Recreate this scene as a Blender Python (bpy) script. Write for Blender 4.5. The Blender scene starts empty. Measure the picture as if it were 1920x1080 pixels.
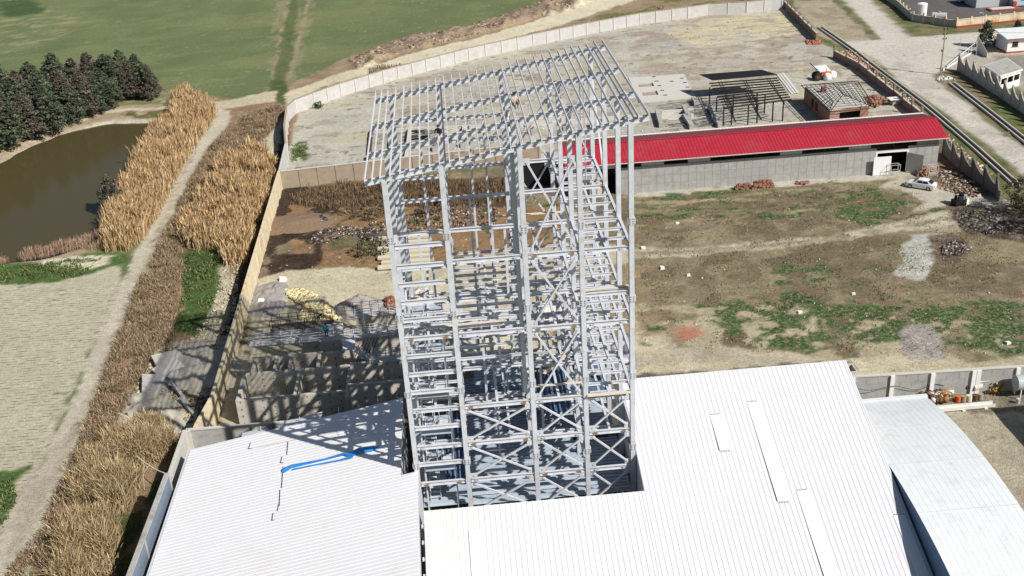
import bpy, math, random
import numpy as np
from mathutils import Vector, Matrix
random.seed(7); rng = np.random.default_rng(7)
S = bpy.context.scene
COL = S.collection
# ---------------------------------------------------------------- camera
FPX = 2046.12; H = 62.0
_p, _r, _y = math.radians(26.3114), math.radians(-3.5049), math.radians(2.7735)
cy, sy, cp, sp, cr, sr = math.cos(_y), math.sin(_y), math.cos(_p), math.sin(_p), math.cos(_r), math.sin(_r)
FW = np.array([sy*cp, cy*cp, -sp]); RT0 = np.array([cy, -sy, 0.0]); UP0 = np.cross(RT0, FW)
RT = cr*RT0 + sr*UP0; UP = -sr*RT0 + cr*UP0; CAM = np.array([0, 0, H])
cam = bpy.data.cameras.new('camera'); camo = bpy.data.objects.new('camera', cam); COL.objects.link(camo)
cam.sensor_width = 36; cam.lens = 36*FPX/1920; cam.clip_start = .5; cam.clip_end = 5000
camo.matrix_world = Matrix(((RT[0], UP[0], -FW[0], 0), (RT[1], UP[1], -FW[1], 0), (RT[2], UP[2], -FW[2], H), (0, 0, 0, 1)))
S.camera = camo
# ---------------------------------------------------------------- light
SUNAZ = np.array([.76, -.65]); SUNAZ = SUNAZ/np.hypot(*SUNAZ); SUNEL = math.radians(41)
w = bpy.data.worlds.new('World'); S.world = w; w.use_nodes = True
nt = w.node_tree; bg = nt.nodes['Background']; sky = nt.nodes.new('ShaderNodeTexSky'); sky.sky_type = 'NISHITA'
sky.sun_disc = False; sky.sun_elevation = SUNEL; sky.sun_rotation = math.atan2(SUNAZ[0], SUNAZ[1])
nt.links.new(sky.outputs[0], bg.inputs[0]); bg.inputs[1].default_value = .052
sl = bpy.data.lights.new('sun', 'SUN'); sl.energy = 5.0; sl.angle = math.radians(.53); sl.color = (1, .955, .89)
so = bpy.data.objects.new('sun', sl); COL.objects.link(so)
sd = Vector((SUNAZ[0]*math.cos(SUNEL), SUNAZ[1]*math.cos(SUNEL), math.sin(SUNEL)))
so.rotation_euler = sd.to_track_quat('Z', 'Y').to_euler(); so.location = (0, 0, 90)
S.view_settings.view_transform = 'Standard'; S.view_settings.look = 'None'; S.view_settings.exposure = .15; S.view_settings.gamma = 1
S.view_settings.use_curve_mapping = False
# ---------------------------------------------------------------- survey of the place: a photo position to a point on a plane
def ray(u, v): return RT*(u-960)/FPX - UP*(v-540)/FPX + FW
def P(u, v, z=0.0):
    d = ray(u, v); q = CAM + d*(z-H)/d[2]; return (float(q[0]), float(q[1]), z)
def P2(u, v, z=0.0): return P(u, v, z)[:2]
def PX(u, v, x):
    d = ray(u, v); q = CAM + d*x/d[0]; return tuple(float(t) for t in q)
def PY(u, v, y):
    d = ray(u, v); q = CAM + d*y/d[1]; return tuple(float(t) for t in q)
def srgb(r, g, b, k=1.0):
    f = lambda c: (c/255/12.92 if c/255 <= .04045 else ((c/255+.055)/1.055)**2.4)*k
    return (f(r), f(g), f(b))
# ---------------------------------------------------------------- noise on arrays
def vnoise(x, y, s, seed=0):
    r = np.random.default_rng(seed); T = r.random((256, 256))
    x = np.asarray(x)/s+1000.; y = np.asarray(y)/s+1000.
    i = np.floor(x).astype(int); j = np.floor(y).astype(int); fx = x-i; fy = y-j
    fx = fx*fx*(3-2*fx); fy = fy*fy*(3-2*fy); i &= 255; j &= 255; i1 = (i+1) & 255; j1 = (j+1) & 255
    return (T[i, j]*(1-fx)+T[i1, j]*fx)*(1-fy)+(T[i, j1]*(1-fx)+T[i1, j1]*fx)*fy
def fbm(x, y, s, seed=0, o=4):
    a = 0; t = 0
    for k in range(o): a = a+vnoise(x, y, s/2**k, seed+k*13)/2**k; t += 1/2**k
    return a/t
# ---------------------------------------------------------------- materials
def nodes(name):
    m = bpy.data.materials.new(name); m.use_nodes = True; t = m.node_tree; b = t.nodes['Principled BSDF']; return m, t, b
def mat(name, c, rough=.8, var=.12, scale=3.0, metal=0, bump=0.0, bscale=30.0, stain=None, stain_amt=.0, stain_scale=1.2, spec=.3, coord='Object'):
    m, t, b = nodes(name); L = t.links.new
    tc = t.nodes.new('ShaderNodeNewGeometry')
    n = t.nodes.new('ShaderNodeTexNoise'); n.inputs['Scale'].default_value = scale; n.inputs['Detail'].default_value = 6; n.inputs['Roughness'].default_value = .65
    L(tc.outputs['Position'], n.inputs['Vector'])
    r = t.nodes.new('ShaderNodeValToRGB'); r.color_ramp.elements[0].position = .3; r.color_ramp.elements[1].position = .7
    r.color_ramp.elements[0].color = (*[x*(1-var) for x in c], 1); r.color_ramp.elements[1].color = (*[min(1, x*(1+var)) for x in c], 1)
    L(n.outputs[0], r.inputs[0]); out = r.outputs[0]
    if stain:
        n2 = t.nodes.new('ShaderNodeTexNoise'); n2.inputs['Scale'].default_value = stain_scale; n2.inputs['Detail'].default_value = 8; n2.inputs['Roughness'].default_value = .7
        L(tc.outputs['Position'], n2.inputs['Vector'])
        mr = t.nodes.new('ShaderNodeMapRange'); mr.inputs[1].default_value = .52; mr.inputs[2].default_value = .66; mr.inputs[3].default_value = 0; mr.inputs[4].default_value = stain_amt
        L(n2.outputs[0], mr.inputs[0]); mx = t.nodes.new('ShaderNodeMix'); mx.data_type = 'RGBA'
        L(mr.outputs[0], mx.inputs[0]); L(out, mx.inputs[6]); mx.inputs[7].default_value = (*stain, 1); out = mx.outputs[2]
    L(out, b.inputs['Base Color']); b.inputs['Roughness'].default_value = rough; b.inputs['Metallic'].default_value = metal
    b.inputs['Specular IOR Level'].default_value = spec
    if bump:
        n3 = t.nodes.new('ShaderNodeTexNoise'); n3.inputs['Scale'].default_value = bscale; n3.inputs['Detail'].default_value = 4; L(tc.outputs['Position'], n3.inputs['Vector'])
        bp = t.nodes.new('ShaderNodeBump'); bp.inputs['Strength'].default_value = bump; bp.inputs['Distance'].default_value = .05; L(n3.outputs[0], bp.inputs['Height']); L(bp.outputs[0], b.inputs['Normal'])
    return m
M = {}
M['steel'] = mat('primed_steel', (.58, .60, .65), .55, .10, 1.1, stain=(.46, .36, .24), stain_amt=.5, stain_scale=1.3)
M['steel_dark'] = mat('bolted_steel', (.12, .12, .13), .6, .2, 8)
M['steel_black'] = mat('dark_painted_steel', (.014, .012, .014), .6, .2, 4)
M['rust'] = mat('rusty_steel', (.13, .06, .04), .85, .35, 5)
M['roof'] = mat('white_roof_sheet', (.655, .66, .69), .45, .03, .6, stain=(.60, .595, .575), stain_amt=.35, stain_scale=.3)
M['roof_left'] = mat('bright_white_roof_sheet', (.80, .80, .82), .45, .03, .6, stain=(.70, .68, .62), stain_amt=.4, stain_scale=.3)
M['roof_old'] = mat('weathered_white_roof_sheet', (.69, .68, .64), .5, .05, .9, stain=(.55, .50, .40), stain_amt=.4, stain_scale=.5)
M['skylight'] = mat('translucent_skylight', (.80, .81, .84), .3, .01, .6)
M['vault'] = mat('galvanised_vault_sheet', (.70, .735, .74), .4, .04, .5, stain=(.45, .49, .5), stain_amt=.3, stain_scale=.8)
M['zinc'] = mat('galvanised_deck', (.40, .47, .54), .45, .14, 2)
M['shade_bluesheet'] = mat('shade_blue_sheet', (.09, .15, .25), .45, .12, 2)  # galvanised sheeting with its blue shade put into the colour
M['red'] = mat('red_roof_sheet', (.40, .026, .045), .5, .10, .8, stain=(.36, .07, .08), stain_amt=.5, stain_scale=.25)
M['redbrown'] = mat('dark_red_roof_sheet', (.22, .055, .06), .55, .1, 1)  # darker red brown for the back slope sheets
M['conc'] = mat('concrete', (.40, .39, .365), .9, .15, 1.6, bump=.25, bscale=12, stain=(.20, .19, .175), stain_amt=.6, stain_scale=.9)
M['conc_light'] = mat('pale_concrete', (.56, .545, .50), .9, .10, 1.2, bump=.15, stain=(.40, .38, .34), stain_amt=.5)
M['conc_dark'] = mat('dark_concrete', (.20, .185, .155), .9, .2, 1.2, stain=(.10, .09, .07), stain_amt=.7)  # darker concrete tone for basin floors, stubs and formwork
M['block'] = mat('concrete_block', (.38, .375, .36), .9, .13, 1.2, bump=.3, bscale=9, stain=(.27, .26, .25), stain_amt=.6, stain_scale=.7)
M['white'] = mat('white_paint', (.80, .80, .79), .6, .05, 2)
M['whitewall'] = mat('whitewashed_wall', (.50, .49, .48), .85, .10, .9, stain=(.42, .40, .37), stain_amt=.7, stain_scale=.7)
M['cream'] = mat('cream_wall', (.66, .57, .40), .85, .12, 1, stain=(.42, .24, .07), stain_amt=.8, stain_scale=.35)
M['tan'] = mat('tan_wall', (.36, .29, .215), .9, .12, 1.0, stain=(.24, .2, .16), stain_amt=.5)
M['brick'] = mat('red_brick', (.31, .155, .11), .9, .25, 6)
M['basin'] = mat('basin_concrete', (.55, .51, .44), .9, .14, 1.3, bump=.2, stain=(.24, .215, .17), stain_amt=.6, stain_scale=.6)
M['bolt_rust'] = mat('rust_primer', (.34, .22, .13), .8, .2, 5)
M['brickdull'] = mat('dull_brick', (.27, .185, .15), .9, .25, 4)
M['wood'] = mat('pine_board', (.64, .57, .45), .8, .15, 3)
M['wood2'] = mat('pale_timber', (.62, .56, .44), .8, .12, 3)
M['black'] = mat('black_rubber', (.02, .02, .02), .7, .2, 4)
M['dark'] = mat('dark_interior', (.03, .03, .03), .9, .1, 1)
M['glass'] = mat('dark_glass', (.02, .025, .03), .1, .05, 1, spec=.6)
M['car'] = mat('white_car_paint', (.78, .79, .80), .2, .01, 1, spec=.6)
M['tarp'] = mat('blue_tarpaulin', (.03, .27, .70), .45, .35, 4)
M['orange'] = mat('orange_drum', (.62, .13, .04), .6, .25, 3, stain=(.25, .09, .05), stain_amt=.6)
M['tank'] = mat('grey_tank_paint', (.45, .48, .50), .5, .08, 1)
M['gravel'] = mat('grey_gravel', (.30, .28, .265), .95, .2, 5, bump=.6, bscale=10)
M['yellowstone'] = mat('yellow_stone', (.66, .55, .29), .9, .2, 4)
M['debris'] = mat('pale_debris', (.58, .54, .50), .9, .2, 3)
M['redtrim'] = mat('red_trim', (.33, .07, .05), .7, .1, 2)
M['bluewall'] = mat('pale_blue_wall', (.42, .52, .60), .7, .05, 2)
M['skin'] = mat('skin', (.45, .28, .2), .6, .05, 2)
M['bluecloth'] = mat('blue_cloth', (.02, .35, .60), .8, .1, 4)
M['darkcloth'] = mat('dark_cloth', (.02, .02, .03), .8, .1, 4)
M['paleclothes'] = mat('pale_cloth', (.55, .48, .44), .8, .1, 4)
M['trunk'] = mat('bark', (.20, .15, .11), .9, .2, 5)
def attr_mat(name, rough=.9, trans=.0, noise=.15, scale=8.0):
    m, t, b = nodes(name); L = t.links.new
    a = t.nodes.new('ShaderNodeAttribute'); a.attribute_name = 'col'
    g = t.nodes.new('ShaderNodeNewGeometry'); n = t.nodes.new('ShaderNodeTexNoise'); n.inputs['Scale'].default_value = scale; L(g.outputs['Position'], n.inputs['Vector'])
    mr = t.nodes.new('ShaderNodeMapRange'); mr.inputs[1].default_value = .3; mr.inputs[2].default_value = .7; mr.inputs[3].default_value = 1-noise; mr.inputs[4].default_value = 1+noise; L(n.outputs[0], mr.inputs[0])
    v = t.nodes.new('ShaderNodeVectorMath'); v.operation = 'SCALE'; L(a.outputs['Color'], v.inputs[0]); L(mr.outputs[0], v.inputs['Scale'])
    L(v.outputs[0], b.inputs['Base Color']); b.inputs['Roughness'].default_value = rough; b.inputs['Specular IOR Level'].default_value = .15
    return m
M['blades'] = attr_mat('dry_stalks'); M['leaf'] = attr_mat('foliage', noise=.3, scale=2.0); M['bits'] = attr_mat('mixed_pieces', noise=.1)
# ---------------------------------------------------------------- mesh collecting
class MB:
    def __init__(s): s.v = []; s.f = []; s.m = []; s.n = 0
    def add(s, vs, fs, mi=0):
        s.v.extend(tuple(map(float, q)) for q in vs); s.f.extend(tuple(i+s.n for i in f) for f in fs); s.m.extend([mi]*len(fs)); s.n += len(vs); return s
    def hexa(s, b, t, mi=0):   # four bottom and four top points
        return s.add(list(b)+list(t), [(3, 2, 1, 0), (4, 5, 6, 7), (0, 1, 5, 4), (1, 2, 6, 5), (2, 3, 7, 6), (3, 0, 4, 7)], mi)
    def box(s, x0, x1, y0, y1, z0, z1, mi=0):
        return s.hexa([(x0, y0, z0), (x1, y0, z0), (x1, y1, z0), (x0, y1, z0)], [(x0, y0, z1), (x1, y0, z1), (x1, y1, z1), (x0, y1, z1)], mi)
    def obox(s, c, sx, sy, sz, rz=0, mi=0, tilt=None):  # centred on base point c
        R = Matrix.Rotation(rz, 3, 'Z')
        if tilt: R = R @ Matrix.Rotation(tilt[0], 3, 'X') @ Matrix.Rotation(tilt[1], 3, 'Y')
        q = [Vector(c)+R @ Vector((a*sx/2, b*sy/2, z)) for z in (0, sz) for a, b in ((-1, -1), (1, -1), (1, 1), (-1, 1))]
        return s.hexa(q[:4], q[4:], mi)
    def sweep(s, prof, p0, p1, up=(0, 0, 1), mi=0):
        p0 = Vector(p0); p1 = Vector(p1); d = (p1-p0).normalized(); u = Vector(up)
        if abs(d.dot(u)) > .98: u = Vector((0, 1, 0))
        x = d.cross(u).normalized(); z = x.cross(d).normalized(); n = len(prof)
        vs = [p0+x*a+z*b for a, b in prof]+[p1+x*a+z*b for a, b in prof]
        fs = [(i, (i+1) % n, n+(i+1) % n, n+i) for i in range(n)]+[tuple(range(n))[::-1], tuple(range(n, 2*n))]
        return s.add(vs, fs, mi)
    def bar(s, p0, p1, w, h=None, up=(0, 0, 1), mi=0):
        h = h or w; return s.sweep([(-w/2, -h/2), (w/2, -h/2), (w/2, h/2), (-w/2, h/2)], p0, p1, up, mi)
    def tube(s, p0, p1, r, n=6, mi=0, r2=None):
        if r2 is None: return s.sweep([(r*math.cos(2*PI*k/n), r*math.sin(2*PI*k/n)) for k in range(n)], p0, p1, mi=mi)
        p0 = Vector(p0); p1 = Vector(p1); d = (p1-p0).normalized(); u = Vector((0, 0, 1)) if abs(d.z) < .98 else Vector((0, 1, 0))
        x = d.cross(u).normalized(); z = x.cross(d); cs = [(math.cos(2*PI*k/n), math.sin(2*PI*k/n)) for k in range(n)]
        vs = [p0+x*a*r+z*b*r for a, b in cs]+[p1+x*a*r2+z*b*r2 for a, b in cs]
        return s.add(vs, [(i, (i+1) % n, n+(i+1) % n, n+i) for i in range(n)]+[tuple(range(n))[::-1], tuple(range(n, 2*n))], mi)
    def ibeam(s, p0, p1, h=.3, b=.2, t=.03, up=(0, 0, 1), mi=0):
        B, Hh, w = b/2, h/2, .012
        return s.sweep([(-B, -Hh), (B, -Hh), (B, -Hh+t), (w, -Hh+t), (w, Hh-t), (B, Hh-t), (B, Hh), (-B, Hh), (-B, Hh-t), (-w, Hh-t), (-w, -Hh+t), (-B, -Hh+t)], p0, p1, up, mi)
    def poly(s, pts, mi=0): return s.add(pts, [tuple(range(len(pts)))], mi)
    def slab(s, pts, z0, z1, mi=0):   # extruded outline
        n = len(pts); a = sum(pts[i][0]*pts[(i+1) % n][1]-pts[(i+1) % n][0]*pts[i][1] for i in range(n))
        if a < 0: pts = pts[::-1]
        vs = [(p[0], p[1], z0) for p in pts]+[(p[0], p[1], z1) for p in pts]
        return s.add(vs, [(i, (i+1) % n, n+(i+1) % n, n+i) for i in range(n)]+[tuple(range(n))[::-1], tuple(range(n, 2*n))], mi)
    def mesh(s, name, mats, org=(0, 0, 0), smooth=False):
        me = bpy.data.meshes.new(name); me.from_pydata([(v[0]-org[0], v[1]-org[1], v[2]-org[2]) for v in s.v], [], s.f)
        for q in (mats if isinstance(mats, (list, tuple)) else [mats]): me.materials.append(q)
        if any(s.m): me.polygons.foreach_set('material_index', s.m)
        if smooth: me.polygons.foreach_set('use_smooth', [True]*len(s.f))
        me.update(); return me
    def build(s, name, mats, parent=None, org=None, smooth=False, **tg):
        if org is None:
            a = np.array(s.v); org = (float(a[:, 0].mean()), float(a[:, 1].mean()), float(a[:, 2].min()))
        o = bpy.data.objects.new(name, s.mesh(name, mats, org, smooth)); COL.objects.link(o)
        put(o, org, parent); 
        if tg: tag(o, **tg)
        return o
PI = math.pi
WLOC = {}
def put(o, world, parent=None):
    WLOC[o.name] = tuple(world)
    if parent is not None:
        o.parent = parent; b = WLOC[parent.name]; o.location = (world[0]-b[0], world[1]-b[1], world[2]-b[2])
    else: o.location = world
    return o
def tag(o, label=None, cat=None, group=None, kind=None):
    if label: o['label'] = label
    if cat: o['category'] = cat
    if group: o['group'] = group
    if kind: o['kind'] = kind
    return o
def thing(name, loc, label, cat, group=None):
    o = bpy.data.objects.new(name, None); o.empty_display_size = .3; COL.objects.link(o); put(o, loc); return tag(o, label, cat, group)
def inst(name, me, world, parent=None, rz=0, scale=None, rot=None):
    o = bpy.data.objects.new(name, me); COL.objects.link(o); put(o, world, parent)
    o.rotation_euler = rot or (0, 0, rz)
    if scale: o.scale = scale
    return o
def copy_thing(src, world, rz=0, label=None, scale=None):
    r = src.copy(); COL.objects.link(r); r.parent = None; put(r, world); r.rotation_euler = (0, 0, rz)
    if scale: r.scale = (scale,)*3 if not hasattr(scale, '__len__') else scale
    if label: r['label'] = label
    for ch in list(src.children):
        c = ch.copy(); COL.objects.link(c); c.parent = r; WLOC[c.name] = (0, 0, 0)
        for g in ch.children: d = g.copy(); COL.objects.link(d); d.parent = c
    return r
def tris_mesh(name, V, F, C, material):  # arrays; C per vertex colour
    me = bpy.data.meshes.new(name); nf, k = F.shape
    me.vertices.add(len(V)); me.vertices.foreach_set('co', np.ascontiguousarray(V, dtype=np.float32).ravel())
    me.loops.add(nf*k); me.loops.foreach_set('vertex_index', np.ascontiguousarray(F, dtype=np.int32).ravel())
    me.polygons.add(nf); me.polygons.foreach_set('loop_start', np.arange(0, nf*k, k, dtype=np.int32)); me.polygons.foreach_set('loop_total', np.full(nf, k, dtype=np.int32))
    if C is not None:
        a = me.color_attributes.new('col', 'FLOAT_COLOR', 'POINT'); a.data.foreach_set('color', np.c_[C, np.ones(len(C))].astype(np.float32).ravel())
    me.materials.append(material); me.update(); me.validate(); return me
def inpoly(x, y, pts):
    r = np.zeros(x.shape, bool); n = len(pts); j = n-1
    for i in range(n):
        xi, yi = pts[i]; xj, yj = pts[j]
        if yi != yj:
            c = ((yi > y) != (yj > y)) & (x < (xj-xi)*(y-yi)/(yj-yi)+xi); r ^= c
        j = i
    return r
# ================================================================ GROUND
def axis(segs):
    out = [segs[0][0]]
    for a, b, s in segs:
        n = max(1, int(round((b-a)/s))); out += list(np.linspace(a, b, n+1)[1:])
    return np.array(out)
gx = axis([(-2500, -400, 300), (-400, -170, 20), (-170, -75, 1.1), (-75, -48, .6), (-48, 72, .38), (72, 100, .6), (100, 170, 1.1), (170, 400, 20), (400, 2500, 300)])
gy = axis([(-400, 30, 60), (30, 62, 4), (62, 175, .38), (175, 280, .62), (280, 400, 1.3), (400, 600, 20), (600, 4000, 300)])
GX, GY = np.meshgrid(gx, gy, indexing='ij')
wx = GX+2.2*(fbm(GX, GY, 5, 5, 5)-.5)+.7*(vnoise(GX, GY, .9, 31)-.5); wy = GY+2.2*(fbm(GX, GY, 5, 55, 5)-.5)+.7*(vnoise(GX, GY, .9, 33)-.5)
gc = np.zeros(GX.shape+(3,)); gr = np.zeros(GX.shape); crop = np.zeros(GX.shape); rub = np.zeros(GX.shape); GZ = .06*(fbm(GX, GY, 6, 3)-.5)
DITH = .5*vnoise(GX, GY, .75, 71)+.3*vnoise(GX, GY, 2.0, 72)+.2*vnoise(GX, GY, .45, 73)
def blur(a, n=1):
    for _ in range(n):
        b = a.copy(); b[1:-1, 1:-1] = (a[1:-1, 1:-1]*2+a[2:, 1:-1]+a[:-2, 1:-1]+a[1:-1, 2:]+a[1:-1, :-2])/6; a = b
    return a
def region(px, soft=1, warp=1.0, z=0, world=False):
    pts = px if world else [P2(*q, z) for q in px]
    m = inpoly(GX+(wx-GX)*warp, GY+(wy-GY)*warp, pts).astype(float)
    if not soft: return m
    if warp < .2: return blur(m, soft)
    m = blur(m, 5); return np.clip((m+(DITH-.5)*1.0-.5)/.4+.5, 0, 1)
def paint(px, c, var=.12, vs=2.5, a=1.0, g=None, soft=1, warp=1.0, seed=1, rb=None, patch=None, world=False, ys=1.0):
    m = region(px, soft, warp, world=world)*a
    if patch is not None:   # (scale, threshold): only where noise is above
        n = fbm(GX, GY*ys, patch[0], seed+900, 5); m = m*np.clip((n-patch[1])/.05, 0, 1)
    n = (fbm(GX, GY, vs, seed, 5)-.5)*2*var*2.2
    cc = np.array(srgb(*c, .93))[None, None, :]*(1+n[..., None])
    gc[:] = gc*(1-m[..., None])+cc*m[..., None]
    if g is not None: gr[:] = gr*(1-m)+g*m
    else: gr[:] = gr*(1-m*.999)
    if rb is not None: rub[:] = rub*(1-m)+rb*m
    return m
BIG = [(-9000, -9000), (9000, -9000), (9000, 9000), (-9000, 9000)]
paint(BIG, (110, 122, 84), .10, 9, world=True, soft=0)
paint(BIG, (126, 130, 92), .1, 6, a=.5, patch=(34, .50), world=True, seed=4, ys=1.6)
paint(BIG, (140, 136, 100), .1, 4, a=.35, patch=(5, .66), world=True, seed=24, ys=2)
paint([(0, 10), (120, 20), (170, 45), (100, 75), (60, 100), (0, 100)], (160, 150, 120), .1, 4, a=.6, patch=(4, .55), seed=44, ys=2)
paint([(0, 0), (60, 0), (90, 20), (40, 30), (0, 32)], (75, 96, 62), .1, 5)
paint([(75, 130), (180, 125), (330, 150), (400, 180), (300, 200), (60, 170)], (156, 142, 112), .1, 4, a=.55, patch=(5, .54), seed=41, ys=2)
# field track
for q in ([(497, 205), (503, 205), (545, -10), (538, -10)], [(524, 205), (530, 205), (586, -10), (578, -10)]): paint(q, (168, 156, 128), .1, 2, a=.85, seed=330, patch=(3, .36), warp=.4)
paint([(480, 200), (540, 200), (598, -10), (520, -10)], (150, 140, 110), .12, 2, a=.6, seed=2, patch=(2.2, .46), ys=.5)
paint([(500, 190), (532, 190), (562, -10), (548, -10)], (84, 98, 58), .15, 2, a=.7, seed=3)
# band between the field and the far wall
far = [(300, 185), (400, 180), (480, 195), (560, 150), (650, 108), (740, 75), (860, 55), (1000, 8), (1100, -25), (1480, -60), (1490, 10), (1400, 22), (1200, 45), (1000, 85), (800, 132), (640, 182), (560, 215), (525, 260), (430, 240)]
paint(far, (152, 134, 110), .16, 3, seed=6, rb=.3)
paint([(640, 150), (800, 108), (1000, 60), (1250, -5), (1480, -15), (1470, 5), (1200, 40), (900, 100), (640, 178)], (112, 116, 74), .15, 3, seed=7, patch=(5, .45), rb=.1)
heap = [(655, 112), (760, 72), (880, 50), (1000, 10), (1060, -12), (1150, -12), (1010, 32), (880, 70), (760, 97), (670, 128)]
hm = paint(heap, (150, 132, 112), .25, 1.6, seed=8, rb=1.0)
GZ += hm*(1.1*fbm(GX, GY, 4, 9, 5)**2*2.2)
paint([(655, 132), (700, 120), (800, 92), (900, 70), (1010, 36), (1130, -8), (1210, -8), (1055, 46), (900, 88), (800, 117), (720, 128), (660, 146)], (214, 206, 180), .07, 3, seed=10, rb=.15)
paint([(440, 222), (520, 180), (600, 152), (650, 132), (690, 138), (610, 162), (545, 192), (500, 225)], (206, 198, 170), .08, 3, seed=11, rb=.3)
paint([(505, 150), (540, 150), (534, 200), (505, 200)], (88, 100, 60), .15, 2, seed=13)
paint([(300, 186), (420, 190), (520, 168), (520, 190), (420, 205), (300, 200)], (196, 186, 158), .08, 3, seed=12)
# big yard
yard = [(528, 340), (534, 250), (546, 204), (600, 190), (720, 152), (800, 130), (880, 109), (1000, 82), (1100, 61), (1200, 42), (1330, 24), (1400, 19), (1467, 10), (1532, 78), (1570, 95), (1740, 235), (1760, 330), (1190, 372), (1040, 305), (990, 312)]
paint(yard, (190, 186, 172), .07, 5, warp=.2, seed=14, rb=.12)
paint(yard, (186, 178, 152), .07, 4, a=.6, warp=.3, seed=15, patch=(10, .52), ys=1.4, rb=.12)
paint(yard, (178, 174, 166), .07, 4, a=.7, warp=.3, seed=115, patch=(12, .54), ys=1.4, rb=.12)
paint(yard, (164, 151, 135), .10, 3, a=.75, warp=.3, seed=16, patch=(6, .60), ys=1.6, rb=.12)
paint(yard, (120, 116, 88), .10, 3, a=.8, warp=.2, seed=19, patch=(2.2, .70), ys=2.4, rb=.12)
paint([(1180, 50), (1460, 25), (1530, 80), (1600, 170), (1380, 140), (1220, 160), (1180, 130)], (166, 152, 136), .1, 3, a=.7, seed=17, patch=(5, .54), ys=2, rb=.15)
paint([(1240, 55), (1460, 20), (1520, 60), (1300, 90)], (205, 196, 160), .08, 3, a=.8, seed=18, patch=(3, .42), ys=3)
paint([(545, 270), (575, 262), (580, 300), (548, 310)], (90, 105, 60), .15, 2, seed=20, patch=(1.5, .4))
# site in front of the red shed
site = [(526, 332), (1000, 300), (1045, 318), (1190, 372), (1755, 330), (1860, 360), (1935, 385), (1960, 420), (1990, 690), (1190, 740), (760, 770), (400, 830), (395, 800), (530, 352)]
paint(site, (138, 124, 102), .15, 3, warp=.2, seed=21, rb=.45)
paint(site, (116, 103, 83), .15, 2.5, a=.7, warp=.3, seed=22, patch=(9, .5), rb=.45)
paint(site, (154, 144, 116), .13, 1.5, a=.6, warp=.3, seed=222, patch=(3, .55), rb=.45)
paint(site, (100, 106, 70), .13, 1.5, a=.4, warp=.3, seed=223, patch=(2.4, .6), rb=.45, ys=1.5)
paint([(530, 352), (960, 330), (960, 395), (540, 400)], (92, 78, 60), .2, 2, seed=23, rb=.4)
paint([(530, 375), (760, 380), (960, 390), (1060, 380), (1060, 470), (760, 500), (560, 500)], (146, 118, 88), .16, 2, seed=25, rb=.6)
paint([(520, 350), (620, 350), (640, 400), (560, 410), (600, 440), (595, 500), (480, 525), (470, 560)], (66, 54, 46), .25, 1.5, seed=26, patch=(4, .42), rb=.7)
paint([(560, 395), (700, 350), (760, 360), (740, 400)], (70, 58, 48), .25, 1.5, seed=27, patch=(5, .45), rb=.7)
paint([(600, 450), (760, 430), (760, 500), (640, 490)], (110, 106, 76), .2, 1.5, seed=28, patch=(3, .42), rb=.5)
paint([(540, 400), (1050, 380), (1050, 480), (600, 490)], (72, 92, 50), .2, 1.5, seed=29, patch=(2, .64), rb=.4)
sand = [(470, 620), (478, 525), (560, 505), (640, 500), (760, 505), (900, 480), (1000, 465), (1185, 460), (1185, 500), (1050, 520), (1040, 640), (1190, 640), (1190, 780), (400, 830), (420, 700)]
paint(sand, (198, 190, 164), .09, 3, seed=30, rb=.25)
paint([(1050, 505), (1200, 495), (1250, 620), (1060, 640)], (150, 136, 108), .13, 2, seed=32, rb=.3)
paint([(1180, 610), (1260, 600), (1330, 640), (1420, 655), (1600, 675), (1700, 655), (1800, 680), (1940, 670), (1990, 700), (1180, 760)], (196, 186, 160), .10, 3, seed=34, rb=.3)
paint([(1180, 570), (1500, 570), (1900, 610), (1940, 690), (1400, 700), (1180, 640)], (184, 173, 146), .12, 3, a=.85, seed=36, patch=(3, .42), rb=.3)
paint([(1190, 640), (1400, 650), (1560, 690), (1190, 730)], (176, 168, 150), .12, 2, a=.7, seed=38, patch=(4, .5), ys=2, rb=.3)
paint([(1190, 590), (1290, 590), (1290, 650), (1200, 660)], (142, 122, 94), .15, 2, a=.7, seed=39, patch=(3, .4), rb=.3)
G1 = (58, 88, 46)
for q, s, t in (([(1300, 570), (1500, 545), (1700, 560), (1930, 570), (1960, 680), (1700, 640), (1500, 660), (1380, 640), (1340, 620)], 40, .50),
                ([(1400, 600), (1520, 590), (1520, 660), (1420, 650)], 47, .42), ([(1560, 570), (1930, 590), (1930, 650), (1600, 640)], 48, .46),
                ([(1830, 560), (1940, 570), (1950, 650), (1850, 640)], 49, .44), ([(1700, 550), (1930, 560), (1930, 600), (1720, 600)], 50, .52),
                ([(1195, 372), (1640, 345), (1760, 350), (1760, 395), (1500, 420), (1195, 410)], 42, .54), ([(1620, 355), (1720, 380), (1800, 400), (1640, 425), (1540, 400)], 43, .48),
                ([(1460, 490), (1560, 480), (1560, 530), (1420, 540)], 45, .55), ([(1195, 610), (1250, 615), (1250, 650), (1200, 650)], 46, .5), ([(1220, 365), (1400, 352), (1400, 362), (1220, 374)], 51, .4)):
    paint(q, G1, .22, 1.2, a=.95, seed=s, patch=(2.2, t+.01), rb=.5, g=.95, ys=1.5)
for q in ([(1180, 392), (1300, 378), (1450, 356), (1640, 348), (1640, 350), (1450, 360), (1300, 382), (1180, 396)], [(1180, 425), (1300, 412), (1600, 385), (1600, 387), (1300, 416), (1180, 428)],
          [(1180, 378), (1420, 372), (1560, 388), (1560, 390), (1420, 375), (1180, 384)]):
    paint(q, (172, 158, 128), .1, 2, a=.8, seed=52, warp=.35)
paint([(1180, 466), (1300, 462), (1420, 453), (1560, 440), (1680, 416), (1780, 392), (1830, 410), (1800, 434), (1700, 434), (1560, 453), (1420, 469), (1300, 479), (1180, 487)], (160, 150, 128), .12, 2, seed=53, warp=.5, rb=.3)
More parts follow.
